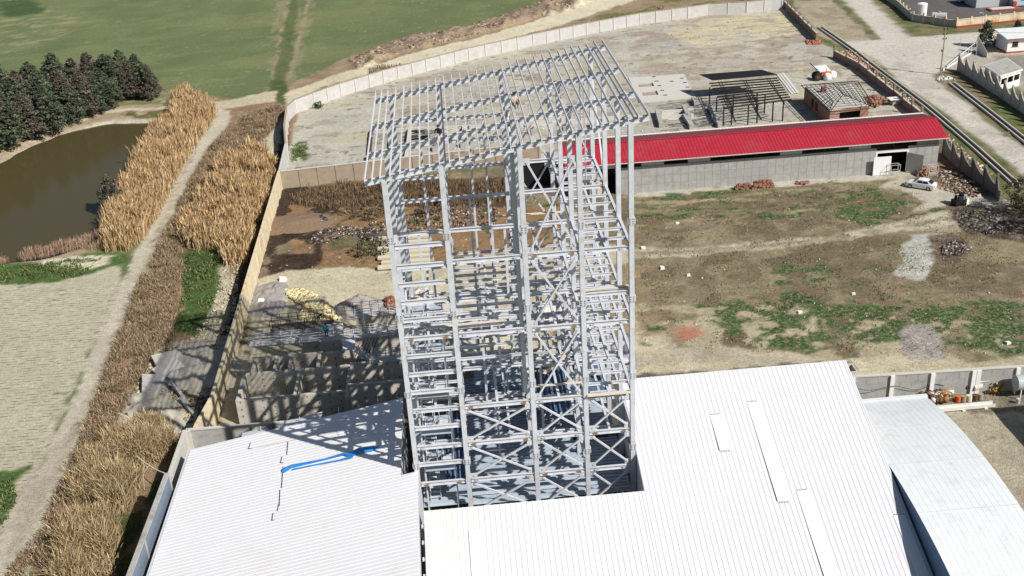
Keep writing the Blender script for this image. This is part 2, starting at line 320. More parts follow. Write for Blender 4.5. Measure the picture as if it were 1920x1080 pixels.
for q in ([(1180, 469), (1300, 464), (1420, 455), (1560, 442), (1690, 418), (1780, 396), (1790, 404), (1690, 423), (1560, 446), (1420, 459), (1300, 468), (1180, 474)], [(1180, 480), (1300, 474), (1420, 464), (1560, 449), (1690, 428), (1790, 412), (1800, 420), (1690, 433), (1560, 453), (1420, 468), (1300, 478), (1180, 486)]): paint(q, (196, 188, 166), .08, 2, seed=253, warp=.35, rb=.1)
paint([(1180, 474), (1400, 463), (1600, 443), (1600, 446), (1400, 468), (1180, 480)], (160, 150, 124), .1, 2, a=.7, seed=54, warp=.4)
paint([(1712, 442), (1775, 432), (1755, 470), (1745, 500), (1730, 530), (1672, 515), (1700, 495), (1690, 470)], (186, 184, 174), .12, 1.2, seed=55, rb=.6, warp=.6)
paint([(1262, 617), (1300, 611), (1318, 624), (1300, 636), (1266, 637)], (182, 130, 106), .08, 2, seed=56, warp=.4)
paint([(1690, 612), (1745, 604), (1768, 640), (1772, 672), (1700, 675), (1682, 640)], (164, 157, 150), .15, 1.2, seed=57, rb=.8, warp=.5)
paint([(1780, 395), (1850, 375), (1960, 390), (1960, 470), (1900, 455), (1820, 440)], (96, 84, 74), .35, 1.2, seed=58, rb=1.0)
paint([(1750, 440), (1810, 440), (1830, 480), (1780, 500), (1740, 480)], (110, 96, 84), .4, 1.0, seed=59, rb=1.0)
paint([(1755, 265), (1850, 290), (1880, 360), (1860, 372), (1750, 345)], (120, 100, 84), .3, 1.2, seed=60, rb=.8)
paint([(1640, 352), (1690, 332), (1760, 352), (1905, 380), (1890, 392), (1800, 383), (1740, 392), (1700, 402), (1735, 378), (1680, 352)], (190, 183, 166), .06, 3, seed=61, warp=.25, rb=.05)
# yard behind the near wall, right
paint([(1600, 760), (1960, 735), (2100, 1100), (1700, 1200)], (176, 168, 148), .12, 3, warp=.2, seed=62, rb=.25)
paint([(1740, 745), (1940, 728), (1960, 775), (1860, 772)], (132, 124, 108), .2, 1.5, seed=63, rb=.7)
# east verge, roads
east = [(1490, -40), (1470, 5), (1535, 72), (1575, 92), (1745, 232), (1880, 360), (1960, 420), (2400, 420), (2400, -200), (1600, -200)]
paint(east, (126, 118, 90), .16, 3, warp=.25, seed=64, rb=.3)
paint(east, (92, 104, 62), .2, 2, a=.85, warp=.25, seed=65, patch=(4, .47), rb=.3)
paint([(1480, 0), (1560, 0), (1660, 100), (1650, 125), (1600, 92), (1540, 70)], (170, 160, 138), .1, 3, seed=66, rb=.3)
paint([(1500, 10), (1560, 10), (1640, 70), (1580, 75)], (150, 140, 120), .15, 3, a=.7, seed=67, patch=(5, .5), rb=.4)
RC = (203, 197, 186)
paint([(1562, -20), (1612, -20), (1706, 70), (1656, 76)], RC, .05, 6, warp=.12, seed=68)
paint([(1574, 80), (1655, 74), (1740, 68), (1842, 60), (1960, 50), (1960, 130), (1930, 110), (1835, 92), (1766, 134), (1745, 142), (1775, 168), (1822, 200), (1850, 232), (1925, 282), (2000, 350), (2010, 420), (1925, 332), (1848, 268), (1756, 200), (1682, 148), (1640, 108), (1600, 92)], RC, .05, 6, warp=.15, seed=69)
paint([(1640, 108), (1660, 95), (1745, 142), (1850, 232), (1960, 310), (1960, 350), (1848, 268), (1756, 200)], (178, 172, 160), .06, 4, a=.6, seed=70, patch=(4, .5))
paint([(1766, 134), (1830, 94), (1960, 84), (2100, 200), (2100, 260), (1925, 175), (1840, 130)], (182, 174, 158), .06, 4, warp=.15, seed=71)
paint([(1860, 105), (1960, 100), (2100, 250), (1925, 165), (1885, 130)], (150, 142, 134), .06, 4, warp=.15, seed=73)
paint([(1668, -30), (1712, 38), (1790, 50), (1960, 36), (2200, -60), (1800, -200)], (104, 100, 98), .08, 5, warp=.15, seed=72)
# ------------- west side
paint([(-40, 300), (0, 276), (100, 230), (190, 200), (300, 195), (345, 200), (340, 240), (250, 260), (180, 470), (0, 512), (-60, 520)], (168, 152, 128), .12, 3, seed=74, rb=.3)
paint([(-40, 306), (0, 284), (100, 238), (200, 205), (330, 200), (330, 204), (205, 211), (105, 245), (0, 292), (-40, 314)], (206, 194, 166), .06, 3, seed=75, warp=.4)
paint([(-40, 325), (0, 302), (60, 270), (130, 242), (210, 224), (300, 222), (300, 230), (210, 232), (130, 252), (60, 282), (0, 314), (-40, 335)], (190, 184, 168), .06, 3, seed=76, warp=.4)
paint([(215, 208), (330, 206), (325, 222), (250, 222)], (104, 104, 66), .2, 2, seed=77, patch=(2, .45))
pathL = [(385, 195), (402, 222), (366, 275), (340, 312), (315, 362), (290, 412), (258, 468), (222, 532), (180, 640), (130, 760), (60, 900), (0, 1000), (-80, 1150)]
pathR = [(40, 1150), (75, 1000), (140, 850), (198, 700), (235, 600), (262, 522), (300, 450), (326, 400), (352, 345), (386, 282), (426, 238), (434, 218), (412, 196)]
paint([(420, 205), (520, 190), (560, 215), (530, 300), (400, 800), (330, 900), (300, 1200), (20, 1200)]+pathR, (146, 122, 98), .16, 2, seed=78, rb=.5, warp=.5)
paint([(430, 240), (525, 215), (400, 700), (300, 1100), (60, 1100), (240, 600)], (112, 94, 72), .2, 1.5, a=.7, seed=79, patch=(2, .52), rb=.5)
paint([(-90, 540), (0, 530), (100, 526), (225, 492), (222, 540), (60, 905), (0, 1000), (-90, 1150)], (190, 184, 162), .05, 3, seed=80, warp=.3)
crop[:] = region([(-90, 548), (0, 540), (235, 535), (60, 895), (0, 990), (-90, 1150)], 2, .4)
paint([(-60, 500), (0, 498), (100, 488), (195, 470), (240, 478), (238, 490), (190, 505), (120, 525), (0, 532), (-60, 535)], (76, 104, 52), .2, 1.2, seed=81, g=.3, rb=.4)
paint([(60, 492), (150, 478), (205, 478), (190, 500), (150, 502), (140, 515), (110, 520), (130, 500), (100, 505)], (208, 200, 176), .08, 2, seed=82, patch=(2, .38))
paint([(236, 480), (258, 470), (222, 530), (228, 500)], (70, 100, 50), .2, 1.2, seed=83, g=.3)
paint([(-40, 890), (48, 878), (20, 960), (-40, 1010)], (76, 106, 52), .2, 1.2, seed=84, g=.3, rb=.4)
paint([(0, 905), (22, 915), (15, 940), (0, 945)], (190, 176, 160), .2, .8, seed=85)
path = paint(pathL+pathR, (194, 187, 168), .07, 3, seed=86, warp=.45, rb=.15)
for q in ([(372, 262), (330, 345), (262, 520), (200, 660), (110, 870), (40, 1010), (46, 1012), (116, 873), (206, 662), (268, 522), (336, 347), (376, 264)], [(398, 262), (352, 332), (292, 455), (236, 590), (176, 720), (96, 900), (104, 903), (184, 722), (243, 592), (298, 457), (357, 334), (402, 264)]):
    paint(q, (150, 140, 120), .15, 2, a=.75, seed=187, warp=.5, patch=(4, .42))
for q in ([(330, 350), (250, 540), (150, 770), (40, 1000), (-10, 1080), (0, 1090), (60, 1000), (170, 770), (262, 545), (338, 350)],):
    paint(q, (170, 160, 138), .1, 2, a=.5, seed=87, warp=.4)
paint([(95, 760), (150, 770), (120, 880), (40, 1010), (0, 1080), (50, 900)], (166, 154, 138), .12, 2, a=.5, seed=88, patch=(3, .45), ys=.5)
paint([(345, 470), (372, 462), (430, 470), (415, 545), (372, 628), (322, 622), (350, 540)], (72, 96, 48), .22, 1.2, seed=89, g=.3, warp=.7, rb=.5)
paint([(420, 470), (458, 470), (440, 560), (448, 640), (400, 660), (330, 645), (372, 628), (405, 560)], (190, 182, 158), .12, 2, seed=90, patch=(3, .32), rb=.5, warp=.6)
paint([(420, 440), (500, 340), (530, 250), (528, 330), (455, 520), (430, 510)], (136, 116, 90), .15, 2, seed=97, rb=.4)
paint([(300, 640), (450, 640), (400, 800), (345, 820), (270, 800), (230, 740)], (158, 146, 124), .2, 1.4, seed=91, rb=1.0, warp=.7)
paint([(255, 760), (300, 750), (300, 800), (250, 800)], (72, 88, 48), .2, 1.2, seed=92, rb=.5)
paint([(480, 240), (520, 215), (535, 225), (525, 290), (490, 300)], (200, 192, 168), .1, 2, seed=94, patch=(3, .35))
paint([(445, 270), (500, 250), (490, 300), (440, 320)], (88, 96, 56), .2, 1.2, seed=95, patch=(2, .45), g=.2)
paint([(240, 850), (330, 840), (300, 900), (260, 1100), (200, 1100), (220, 960)], (140, 122, 96), .15, 1.4, seed=96, rb=.5)
paint([(215, 900), (330, 890), (260, 1100), (190, 1100)], (78, 88, 50), .15, 1.4, seed=98, rb=.5, patch=(3, .45))
paint([(352, 812), (760, 744), (1190, 705), (1600, 676), (1640, 760), (1760, 1000), (1900, 1300), (150, 1300)], (104, 98, 88), .15, 3, seed=120)
ditch = paint([(498, 352), (536, 210), (541, 225), (531, 335), (398, 806), (345, 812), (372, 770)], (84, 72, 58), .2, 2, seed=131, warp=.3, rb=.5)  # ditch soil, coloured dark to deepen the wall's cast shadow
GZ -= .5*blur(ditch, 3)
# pond hollow
PONDPX = [(-60, 338), (0, 305), (60, 273), (130, 245), (200, 229), (285, 228), (312, 240), (300, 300), (262, 360), (228, 420), (196, 442), (150, 458), (80, 480), (0, 492), (-80, 500)]
pm = blur(region(PONDPX, 0, .5), 6)
GZ -= 1.8*np.clip(pm*1.15, 0, 1)
GZ += rub*.34*(fbm(GX, GY, 1.6, 60, 4)-.5)
WMASK = None
nx, ny = GX.shape
idx = np.arange(nx*ny).reshape(nx, ny)
F = np.stack([idx[:-1, :-1], idx[1:, :-1], idx[1:, 1:], idx[:-1, 1:]], -1).reshape(-1, 4)
gme = bpy.data.meshes.new('ground')
def ground_mat():
    m, t, b = nodes('site_ground'); L = t.links.new; N = t.nodes.new
    g = N('ShaderNodeNewGeometry'); pos = g.outputs['Position']
    a = N('ShaderNodeAttribute'); a.attribute_name = 'col'; ms = N('ShaderNodeAttribute'); ms.attribute_name = 'msk'
    sep = N('ShaderNodeSeparateColor'); L(ms.outputs['Color'], sep.inputs[0])
    def noise(s, d=6, r=.6):
        n = N('ShaderNodeTexNoise'); n.inputs['Scale'].default_value = s; n.inputs['Detail'].default_value = d; n.inputs['Roughness'].default_value = r; L(pos, n.inputs['Vector']); return n.outputs[0]
    def mp(x, a0, a1, b0, b1):
        r = N('ShaderNodeMapRange'); r.inputs[1].default_value = a0; r.inputs[2].default_value = a1; r.inputs[3].default_value = b0; r.inputs[4].default_value = b1; L(x, r.inputs[0]); return r.outputs[0]
    def math_(op, x, y):
        r = N('ShaderNodeMath'); r.operation = op
        for k, q in enumerate((x, y)):
            if isinstance(q, (int, float)): r.inputs[k].default_value = q
            else: L(q, r.inputs[k])
        return r.outputs[0]
    n1 = mp(noise(1.1, 9, .8), .3, .7, .72, 1.28); n2 = mp(noise(3.2, 7, .85), .34, .66, .76, 1.24)
    amp = math_('MULTIPLY', n1, n2)
    # coarse speckle of clods and stones where the ground is rough
    sn = mp(noise(2.4, 7, .85), .38, .62, -1, 1); rs = math_('MULTIPLY', sn, math_('MULTIPLY', sep.outputs[2], .55)); amp = math_('MULTIPLY', amp, math_('ADD', rs, 1.0))
    v = N('ShaderNodeVectorMath'); v.operation = 'SCALE'; L(a.outputs['Color'], v.inputs[0]); L(amp, v.inputs['Scale']); col = v.outputs[0]
    # pale pebbles
    pb = mp(noise(5.5, 3, .5), .66, .70, 0, 1); pf = math_('MULTIPLY', pb, math_('MULTIPLY', sep.outputs[2], .75))
    mx = N('ShaderNodeMix'); mx.data_type = 'RGBA'; L(pf, mx.inputs[0]); L(col, mx.inputs[6]); mx.inputs[7].default_value = (.50, .46, .38, 1); col = mx.outputs[2]
    # straw mixed in the grass
    gf = math_('MULTIPLY', mp(noise(1.9, 8, .85), .51, .58, 0, .85), sep.outputs[0])
    mx = N('ShaderNodeMix'); mx.data_type = 'RGBA'; L(gf, mx.inputs[0]); L(col, mx.inputs[6]); mx.inputs[7].default_value = (.36, .31, .2, 1); col = mx.outputs[2]
    # sown rows, running across
    sx = N('ShaderNodeSeparateXYZ'); L(pos, sx.inputs[0])
    yy = math_('ADD', math_('MULTIPLY', sx.outputs[1], 1.0), math_('MULTIPLY', sx.outputs[0], .02))
    wv = math_('SINE', math_('MULTIPLY', yy, 2*PI/.62), 0)
    mpn = N('ShaderNodeMapping'); mpn.inputs['Scale'].default_value = (.8, 3.2, 1); L(pos, mpn.inputs['Vector'])
    nn = N('ShaderNodeTexNoise'); nn.inputs['Scale'].default_value = 1.2; nn.inputs['Detail'].default_value = 4; L(mpn.outputs[0], nn.inputs['Vector'])
    line = math_('MULTIPLY', mp(wv, .55, .9, 0, 1), mp(nn.outputs[0], .47, .58, 0, 1)); cf = math_('MULTIPLY', line, math_('MULTIPLY', sep.outputs[1], .95))
    mx = N('ShaderNodeMix'); mx.data_type = 'RGBA'; L(cf, mx.inputs[0]); L(col, mx.inputs[6]); mx.inputs[7].default_value = (.17, .155, .085, 1); col = mx.outputs[2]
    L(col, b.inputs['Base Color']); b.inputs['Roughness'].default_value = .95; b.inputs['Specular IOR Level'].default_value = .1
    bp = N('ShaderNodeBump'); bp.inputs['Strength'].default_value = .8; bp.inputs['Distance'].default_value = .2; L(noise(4.5, 6, .7), bp.inputs['Height']); L(bp.outputs[0], b.inputs['Normal'])
    return m
gme = tris_mesh('ground', np.stack([GX, GY, GZ], -1).reshape(-1, 3), F, np.clip(gc, .005, .9).reshape(-1, 3), ground_mat())
at = gme.color_attributes.new('msk', 'FLOAT_COLOR', 'POINT'); at.data.foreach_set('color', np.stack([gr, crop, np.clip(rub, 0, 1), np.ones_like(gr)], -1).astype(np.float32).ravel())
gme.polygons.foreach_set('use_smooth', np.ones(len(F), bool))
go = bpy.data.objects.new('ground', gme); COL.objects.link(go); go['kind'] = 'structure'
# pond water
m, t, b = nodes('pond_water'); b.inputs['Base Color'].default_value = (.075, .062, .028, 1); b.inputs['Roughness'].default_value = .12; b.inputs['IOR'].default_value = 1.22
n = t.nodes.new('ShaderNodeTexNoise'); n.inputs['Scale'].default_value = 1.5; g_ = t.nodes.new('ShaderNodeNewGeometry'); t.links.new(g_.outputs['Position'], n.inputs['Vector'])
bp = t.nodes.new('ShaderNodeBump'); bp.inputs['Strength'].default_value = .08; bp.inputs['Distance'].default_value = .05; t.links.new(n.outputs[0], bp.inputs['Height']); t.links.new(bp.outputs[0], b.inputs['Normal'])
M['water'] = m
o = MB().poly([P(u, v, -.55) for u, v in [(-120, 345), (0, 290), (100, 245), (200, 222), (300, 222), (330, 240), (310, 320), (250, 420), (200, 455), (80, 490), (-120, 510)]][::-1]).build('pond_water', m, org=(0, 0, -.55)); o['kind'] = 'structure'
if o.data.polygons[0].normal.z < 0: o.data.flip_normals()
# ================================================================ STEEL TOWER
XC = [-5.3, -1.0, 4.9, 9.3, 13.22]; YR = [76.9, 83.0, 90.3, 98.2]
def zr(x): return 33.92+.160*(x+6.53)
tw = thing('steel_tower_frame', (4, 76.9, 0), 'tall pale grey steel tower frame with open purlin roof rising between the white roofs', 'steel frame')
def part(mb, name, m, **k): return mb.build(name, m, tw, **k)
st = M['steel']
for j, y in enumerate(YR):
    for i, x in enumerate(XC):
        top = zr(x)-.28; wd = .46 if j == 0 else .42
        mb = MB().ibeam((x, y, .1), (x, y, top), wd, .39, .045, up=(0, 1, 0)); part(mb, 'column', st)
        for zs in ((7.7, 14.8, 21.9, 28.6) if j == 0 else (11.2, 18.6, 25.4)):   # bolted column splices
            m2 = MB().box(x-.20, x+.20, y-.27, y-.24, zs, zs+.62).box(x-.30, x-.235, y-.22, y+.2, zs+.05, zs+.55).box(x+.235, x+.30, y-.22, y+.2, zs+.05, zs+.55)
            for a in (-.12, .12):
                for c in (.12, .3, .48): m2.box(x+a-.03, x+a+.03, y-.31, y-.272, zs+c-.03, zs+c+.03, 1)
            part(m2, 'splice_plate', [st, M['steel_dark']])
    # secondary column beside the middle column, upper part
    if j in (0,): part(MB().ibeam((4.35, y+.5, 14.0), (4.35, y+.5, zr(4.35)-.3), .3, .32, .03, up=(0, 1, 0)), 'column', st)
    part(MB().ibeam((-6.75, y, zr(-6.75)-.29), (14.6, y, zr(14.6)-.29), .44, .26, .035), 'rafter', st)
PUR = [-6.7, -6.15, -5.55, -4.8, -4.05, -3.3, -2.57, -1.83, -1.08, -.33, .42, 1.18, 1.95, 2.72, 3.48, 4.25, 5.02, 5.78, 6.55, 7.32, 8.1, 8.86, 9.62, 10.36, 11.0, 11.62, 12.3, 13.0, 13.75, 14.5]
for x in PUR:
    z = zr(x)+.10; z2 = z+rng.uniform(-.03, .03)
    part(MB().sweep([(-.035, -.15), (.035, -.15), (.035, -.12), (-.02, -.12), (-.02, .12), (.035, .12), (.035, .15), (-.035, .15)], (x, 76.4+rng.uniform(-.1, .1), z), (x, 99.7+rng.uniform(-.35, .25), z2)), 'purlin', st)
for i, x in enumerate(XC[1:]):   # roof bracing rods beside the purlins
    part(MB().bar((x+.35, 77.2, zr(x)-.2), (x+.35, 98, zr(x)-.2), .12, .1), 'tie_beam', st)
for j in range(3):
    part(MB().tube((XC[0], YR[j]+.2, zr(-5.3)-.4), (XC[4], YR[j+1]-.2, zr(13.3)-.4), .02, 4), 'brace_rod', st)
MAIN = [6.15, 9.9, 13.55, 20.35, 26.8]
def xbeam(i0, i1, y, z, h=.36, b=.24, dy=0.0, nm='floor_beam'):
    part(MB().ibeam((XC[i0]+.24, y+dy, z-h/2), (XC[i1]-.24, y+dy, z-h/2), h, b, .03), nm, st)
def ybeam(x, j0, j1, z, h=.34, b=.22, nm='floor_beam'):
    part(MB().ibeam((x, YR[j0]+.26, z-h/2), (x, YR[j1]-.26, z-h/2), h, b, .03), nm, st)
for z in MAIN:
    for j, y in enumerate(YR):
        for i in range(4):
            if z > 25 and j == 0 and i in (0,) : continue
            xbeam(i, i+1, y, z, .35 if j == 0 else .31, dy=-.05 if j == 0 else 0)
            if j == 0:   # rusty bolt groups near the ends
                for xx in (XC[i]+.75, XC[i+1]-.75):
                    part(MB().box(xx-.16, xx+.16, y-.21, y-.178, z-.34, z-.10).box(xx-.05, xx-.02, y-.23, y-.21, z-.33, z-.11).box(xx+.03, xx+.06, y-.23, y-.21, z-.33, z-.11), 'bolt_plate', M['bolt_rust'] if (i+int(z)) % 2 == 0 else st)
    for i, x in enumerate(XC):
        for j in range(3):
            if z > 25 and i in (1, 2) and j < 3 : 
                if i == 1: continue
            ybeam(x, j, j+1, z)
for k, z in enumerate([8.15, 11.8, 15.3, 17.0, 18.7, 22.0, 23.6, 25.14, 26.7, 28.4]):
    xbeam(0, 1, YR[0], z, .34, .22, nm='girt')
    if z < 24 and k % 2 == 0: xbeam(0, 1, YR[1], z, .3, .2, nm='girt')
for z in (16.9,):
    [xbeam(1, 2, YR[q], z) for q in (1, 2, 3)]; [xbeam(3, 4, YR[q], z) for q in (1, 2, 3)]; xbeam(2, 3, YR[2], z); ybeam(XC[4], 0, 3, z) if False else None; [ybeam(11.3, q, q+1, z) for q in range(3)]; [ybeam(XC[3], q, q+1, z) for q in range(3)]; [ybeam(XC[4], q, q+1, z) for q in range(3)]; xbeam(2, 3, YR[1], z); ybeam(XC[1], 0, 2, z); ybeam(XC[2], 0, 2, z)
def joists(i, z, y0, y1, step, h=.24, b=.14, skip=0.0, seed=0):
    r = np.random.default_rng(seed+int(z*10)+i)
    y = y0+step
    while y < y1-.4:
        if min(abs(y-q) for q in YR) > .5 and r.random() > skip:
            part(MB().ibeam((XC[i]+.12, y, z-h/2-.02), (XC[i+1]-.12, y, z-h/2-.02), h, b, .025), 'joist', st)
        y += step
joists(3, 26.8, 76.9, 98.2, 1.85); joists(3, 20.35, 76.9, 98.2, 1.75); joists(3, 13.55, 76.9, 98.2, 1.7); joists(3, 9.9, 80, 98.2, 2.3, skip=.3)
joists(1, 20.35, 76.9, 94, 1.2); joists(3, 16.9, 80, 98.2, 1.9, skip=.15); joists(2, 16.9, 83, 98, 2.2, skip=.2); joists(2, 20.35, 83, 98, 2.4, skip=.2); joists(1, 16.9, 77, 90.3, 1.9, skip=.2); joists(1, 13.55, 76.9, 94, 1.45, skip=.2); joists(2, 13.55, 80, 98, 2.4, skip=.4)
joists(1, 9.9, 79, 98, 2.4, skip=.5); joists(0, 20.35, 77, 84, 2.0); joists(0, 13.55, 77, 90.3, 2.0); joists(0, 16.9, 77, 84, 2.0)
for x, z in ((11.3, 26.8), (11.3, 20.35), (11.3, 13.55), (11.3, 9.9), (7.1, 20.35), (7.1, 13.55), (1.95, 20.35), (1.95, 13.55), (2.9, 9.9), (-3.2, 13.55), (-3.2, 20.35)):
    for j in range(3 if x > 2 or z < 15 else 2): part(MB().ibeam((x, YR[j]+.16, z-.3), (x, YR[j+1]-.16, z-.3), .3, .2, .03), 'floor_beam', st)
# hangers and short posts between floors
for x, j, z0, z1 in ((1.2, 1, 9.9, 20.35), (2.6, 1, 13.55, 20.35), (3.7, 1, 13.55, 26.8), (-3.4, 1, 9.9, 26.8), (1.1, 2, 13.55, 26.8), (2.9, 2, 9.9, 26.8), (-2.7, 2, 9.9, 26.8), (-3.0, 3, 6.2, 31.5), (1.6, 3, 6.2, 31.5), (3.0, 3, 6.2, 31.5),
                     (7.0, 2, 9.9, 20.35), (7.2, 3, 6.2, 20.35), (11.2, 2, 13.55, 20.35), (6.1, 1, 6.2, 13.55), (2.0, 1, 3.5, 9.9), (2.4, 3, 3.5, 9.9), (3.4, 2, 3.5, 9.9)):
    part(MB().ibeam((x, YR[j]+.02, z0), (x, YR[j]+.02, z1-.4), .2, .2, .02, up=(0, 1, 0)), 'post', st)
for z in (29.4, 31.6):
    xbeam(0, 1, YR[3], z, .3, .2, nm='girt'); xbeam(1, 2, YR[3], z, .3, .2, nm='girt')
xbeam(0, 1, YR[2], 28.9, .3, .2, nm='girt')
def xbrace(i, z0, z1, y=None, plane='x', sz=.145, one=0):
    if plane == 'x':
        yy = (y if y is not None else YR[0]-.12); a, b = XC[i]+.45, XC[i+1]-.45
        prs = [((a, yy, z0+.3), (b, yy, z1-.6)), ((a, yy+.1, z1-.6), (b, yy+.1, z0+.3))]
    else:
        x = XC[i]; a, b = YR[y]+.5, YR[y+1]-.5
        prs = [((x, a, z0+.3), (x, b, z1-.6)), ((x+.1, a, z1-.6), (x+.1, b, z0+.3))]
    for k, (p, q) in enumerate(prs):
        if one and k != one-1: continue
        part(MB().bar(p, q, sz, sz), 'brace', st)
        for e in (p, q):
            d = .26
            mb = MB().box(e[0]-d, e[0]+d, e[1]-.015, e[1]+.015, e[2]-d, e[2]+d) if plane == 'x' else MB().box(e[0]-.015, e[0]+.015, e[1]-d, e[1]+d, e[2]-d, e[2]+d)
            part(mb, 'gusset_plate', st)
for i in (1, 2, 3):
    for z0, z1 in ((2.4, 6.15), (6.15, 9.9), (9.9, 13.55)): xbrace(i, z0, z1)
for z0, z1 in ((13.55, 20.35), (20.35, 26.8), (26.8, 34.9)): xbrace(2, z0, z1)
for z0, z1 in ((13.55, 20.35), (20.35, 26.8), (26.8, 35.6)): xbrace(4, z0, z1, 2, 'y', .14, one=1 if z0 != 20.35 else 2)
for z0, z1 in ((13.55, 20.35), (20.35, 26.8)): xbrace(2, z0, z1, 1, 'y', .14, one=2)
for z0, z1 in ((6.15, 13.55), (13.55, 20.35), (20.35, 26.8), (26.8, 33.0)): xbrace(2, z0, z1, YR[3], sz=.14)
for z0, z1 in ((6.15, 13.55), (13.55, 20.35)): xbrace(0, z0, z1, 1, 'y', .14)
for z0, z1 in ((26.8, 34.6),): xbrace(3, z0, z1, YR[3], sz=.12); xbrace(2, z0, z1, 1, 'y', .14, one=1)
# stairs in the left bay
for k in range(9):
    z0 = 3.4+k*1.84; y0, y1 = (78.0, 82.0) if k % 2 == 0 else (82.0, 78.0); x = -4.0 if k % 2 == 0 else -2.7
    mb = MB().bar((x-.45, y0, z0), (x-.45, y1, z0+1.84), .06, .22).bar((x+.45, y0, z0), (x+.45, y1, z0+1.84), .06, .22)
    for s in range(9): mb.box(x-.42, x+.42, y0+(y1-y0)*(s+.5)/9-.12, y0+(y1-y0)*(s+.5)/9+.12, z0+1.84*(s+.5)/9, z0+1.84*(s+.5)/9+.03)
    part(mb, 'stair_flight', st)
    part(MB().box(-4.6, -2.1, y1-.05, y1+(1 if y1 > y0 else -1)*.0+.85 if y1 > y0 else y1+.05, z0+1.78, z0+1.84) if y1 > y0 else MB().box(-4.6, -2.1, y1-.85, y1+.05, z0+1.78, z0+1.84), 'landing', M['zinc'])
    for xx in (x-.45, x+.45): part(MB().tube((xx, y0, z0+1.0), (xx, y1, z0+2.84), .022, 5).tube((xx, y0, z0), (xx, y0, z0+1.0), .022, 5).tube((xx, y1, z0+1.84), (xx, y1, z0+2.84), .022, 5), 'handrail', st)
for x in (-4.65, -2.05):
    for y in (77.5, 82.6): part(MB().bar((x, y, 2.5), (x, y, 20.2), .14), 'stair_post', st)
# hoist mast and cables at the right side
for dx, dy in ((0, 0), (.35, 0), (0, .35), (.35, .35)):
    part(MB().tube((11.6+dx, 93.5+dy, 6), (11.6+dx, 93.5+dy, 35.5), .035, 5), 'hoist_rail', st)
mb = MB()
for k in range(38): mb.bar((11.6, 93.5, 6.3+k*.76), (11.95, 93.5, 6.68+k*.76), .03).bar((11.6, 93.85, 6.3+k*.76), (11.95, 93.85, 6.3+k*.76), .03)
part(mb, 'hoist_lacing', st)['kind'] = 'stuff'
# decks low in the tower
def corr(x0, x1, y0, y1, z, pitch=.49, hgt=.24, along='x', zf=None):
    mb = MB(); L = (y1-y0) if along == 'x' else (x1-x0); n = max(1, int(round(L/pitch))); s = L/n
    for k in range(n):
        c = (y0 if along == 'x' else x0)+k*s
        for a, b, h0, h1 in ((0, .5, 0, 0), (.5, .6, 0, hgt), (.6, .9, hgt, hgt), (.9, 1.0, hgt, 0)):
            p, q = c+a*s, c+b*s
            if along == 'x': mb.poly([(x0, p, z+h0), (x1, p, z+h0), (x1, q, z+h1), (x0, q, z+h1)])
            else: mb.poly([(p, y0, z+h0), (q, y0, z+h1), (q, y1, z+h1), (p, y1, z+h0)])
    return mb
for k in range(21):
    y = 77.2+k*.98
    z = 3.3+(.0 if k not in (0,) else -.25); a, b = (-.8, 13.1)
    if k in (8,): b = 9.0
    part(corr(a, b, y, y+.96, z), 'deck_sheet', M['zinc'])
for k in range(3): part(corr(-5.1+.0, -1.2, 77.4+k*4.3, 81.4+k*4.3, 3.1, along='x'), 'deck_sheet', M['zinc'])
for k in range(4): part(corr(5.2+k*.98, 5.2+k*.98+.96, 85.5, 93.5, 6.2, along='y'), 'shade_blue_deck_sheet', M['shade_bluesheet'])
for k in range(2): part(corr(-3.0+k*.95, -3.0+k*.95+.93, 77.6, 88.6, 5.3+.0, along='y'), 'shade_blue_deck_sheet', M['shade_bluesheet'])
for k in range(3): part(corr(9.6+k*1.0, 9.6+k*1.0+.96, 88.5, 97.5, 6.2, along='x'), 'shade_blue_deck_sheet', M['shade_bluesheet'])
for k in range(4): part(corr(.2+k*1.1, 1.25+k*1.1, 92, 97.6, 6.2, along='x'), 'deck_sheet', M['zinc'])
# machinery plinths below
for x0, x1, y0, y1, z1 in ((-2.9, -.9, 92, 97.5, 4.5), (.3, 3.9, 93.5, 99, 5.0), (-.5, 1.5, 99.5, 103, 4.6), (6, 8, 95, 99, 4.2)):
    pass
# timber planks resting on the floors
PL = [((9.4, 76.5, 13.62), (13.0, 76.5, 13.62), 'pale timber plank on the lowest lit floor beam of the right bay'),
      ((8.7, 77.3, 22.95), (13.2, 77.6, 22.95), 'pair of long pale planks across the right bay of the tower'),
      ((5.1, 78.6, 13.7), (9.2, 78.6, 13.7), 'pale plank lying across the braced bay above shade-blue decking'),
      ((-3.6, 77.9, 20.5), (3.2, 77.9, 20.6), 'longest pale plank across the left and middle bays'),
      ((3.0, 84.5, 26.95), (8.6, 84.5, 26.9), 'pale plank on the top floor behind the double column'),
      ((-4.9, 78.2, 13.7), (-1.8, 78.0, 13.7), 'short pale plank in the stair bay of the tower'),
      ((6.2, 80.5, 13.7), (8.9, 84.0, 13.7), 'pale plank lying askew across the braced bay'),
      ((-5.1, 77.4, 23.0), (-3.0, 79.6, 22.9), 'short board leaning near the left front column')]
for a, b, l in PL:
    mb = MB().bar(a, b, .30, .06)
    o = mb.build('timber_plank', M['wood'], label=l, cat='plank'); WLOC[o.name] = a
for k in range(2): pass
# board support for the raised pair in the right bay
part(MB().ibeam((XC[3]+.2, 77.4, 22.74), (XC[4]-.2, 77.4, 22.74), .3, .2, .03), 'joist', st)
xbeam(3, 4, YR[0], 22.9, .3, .2, nm='girt')
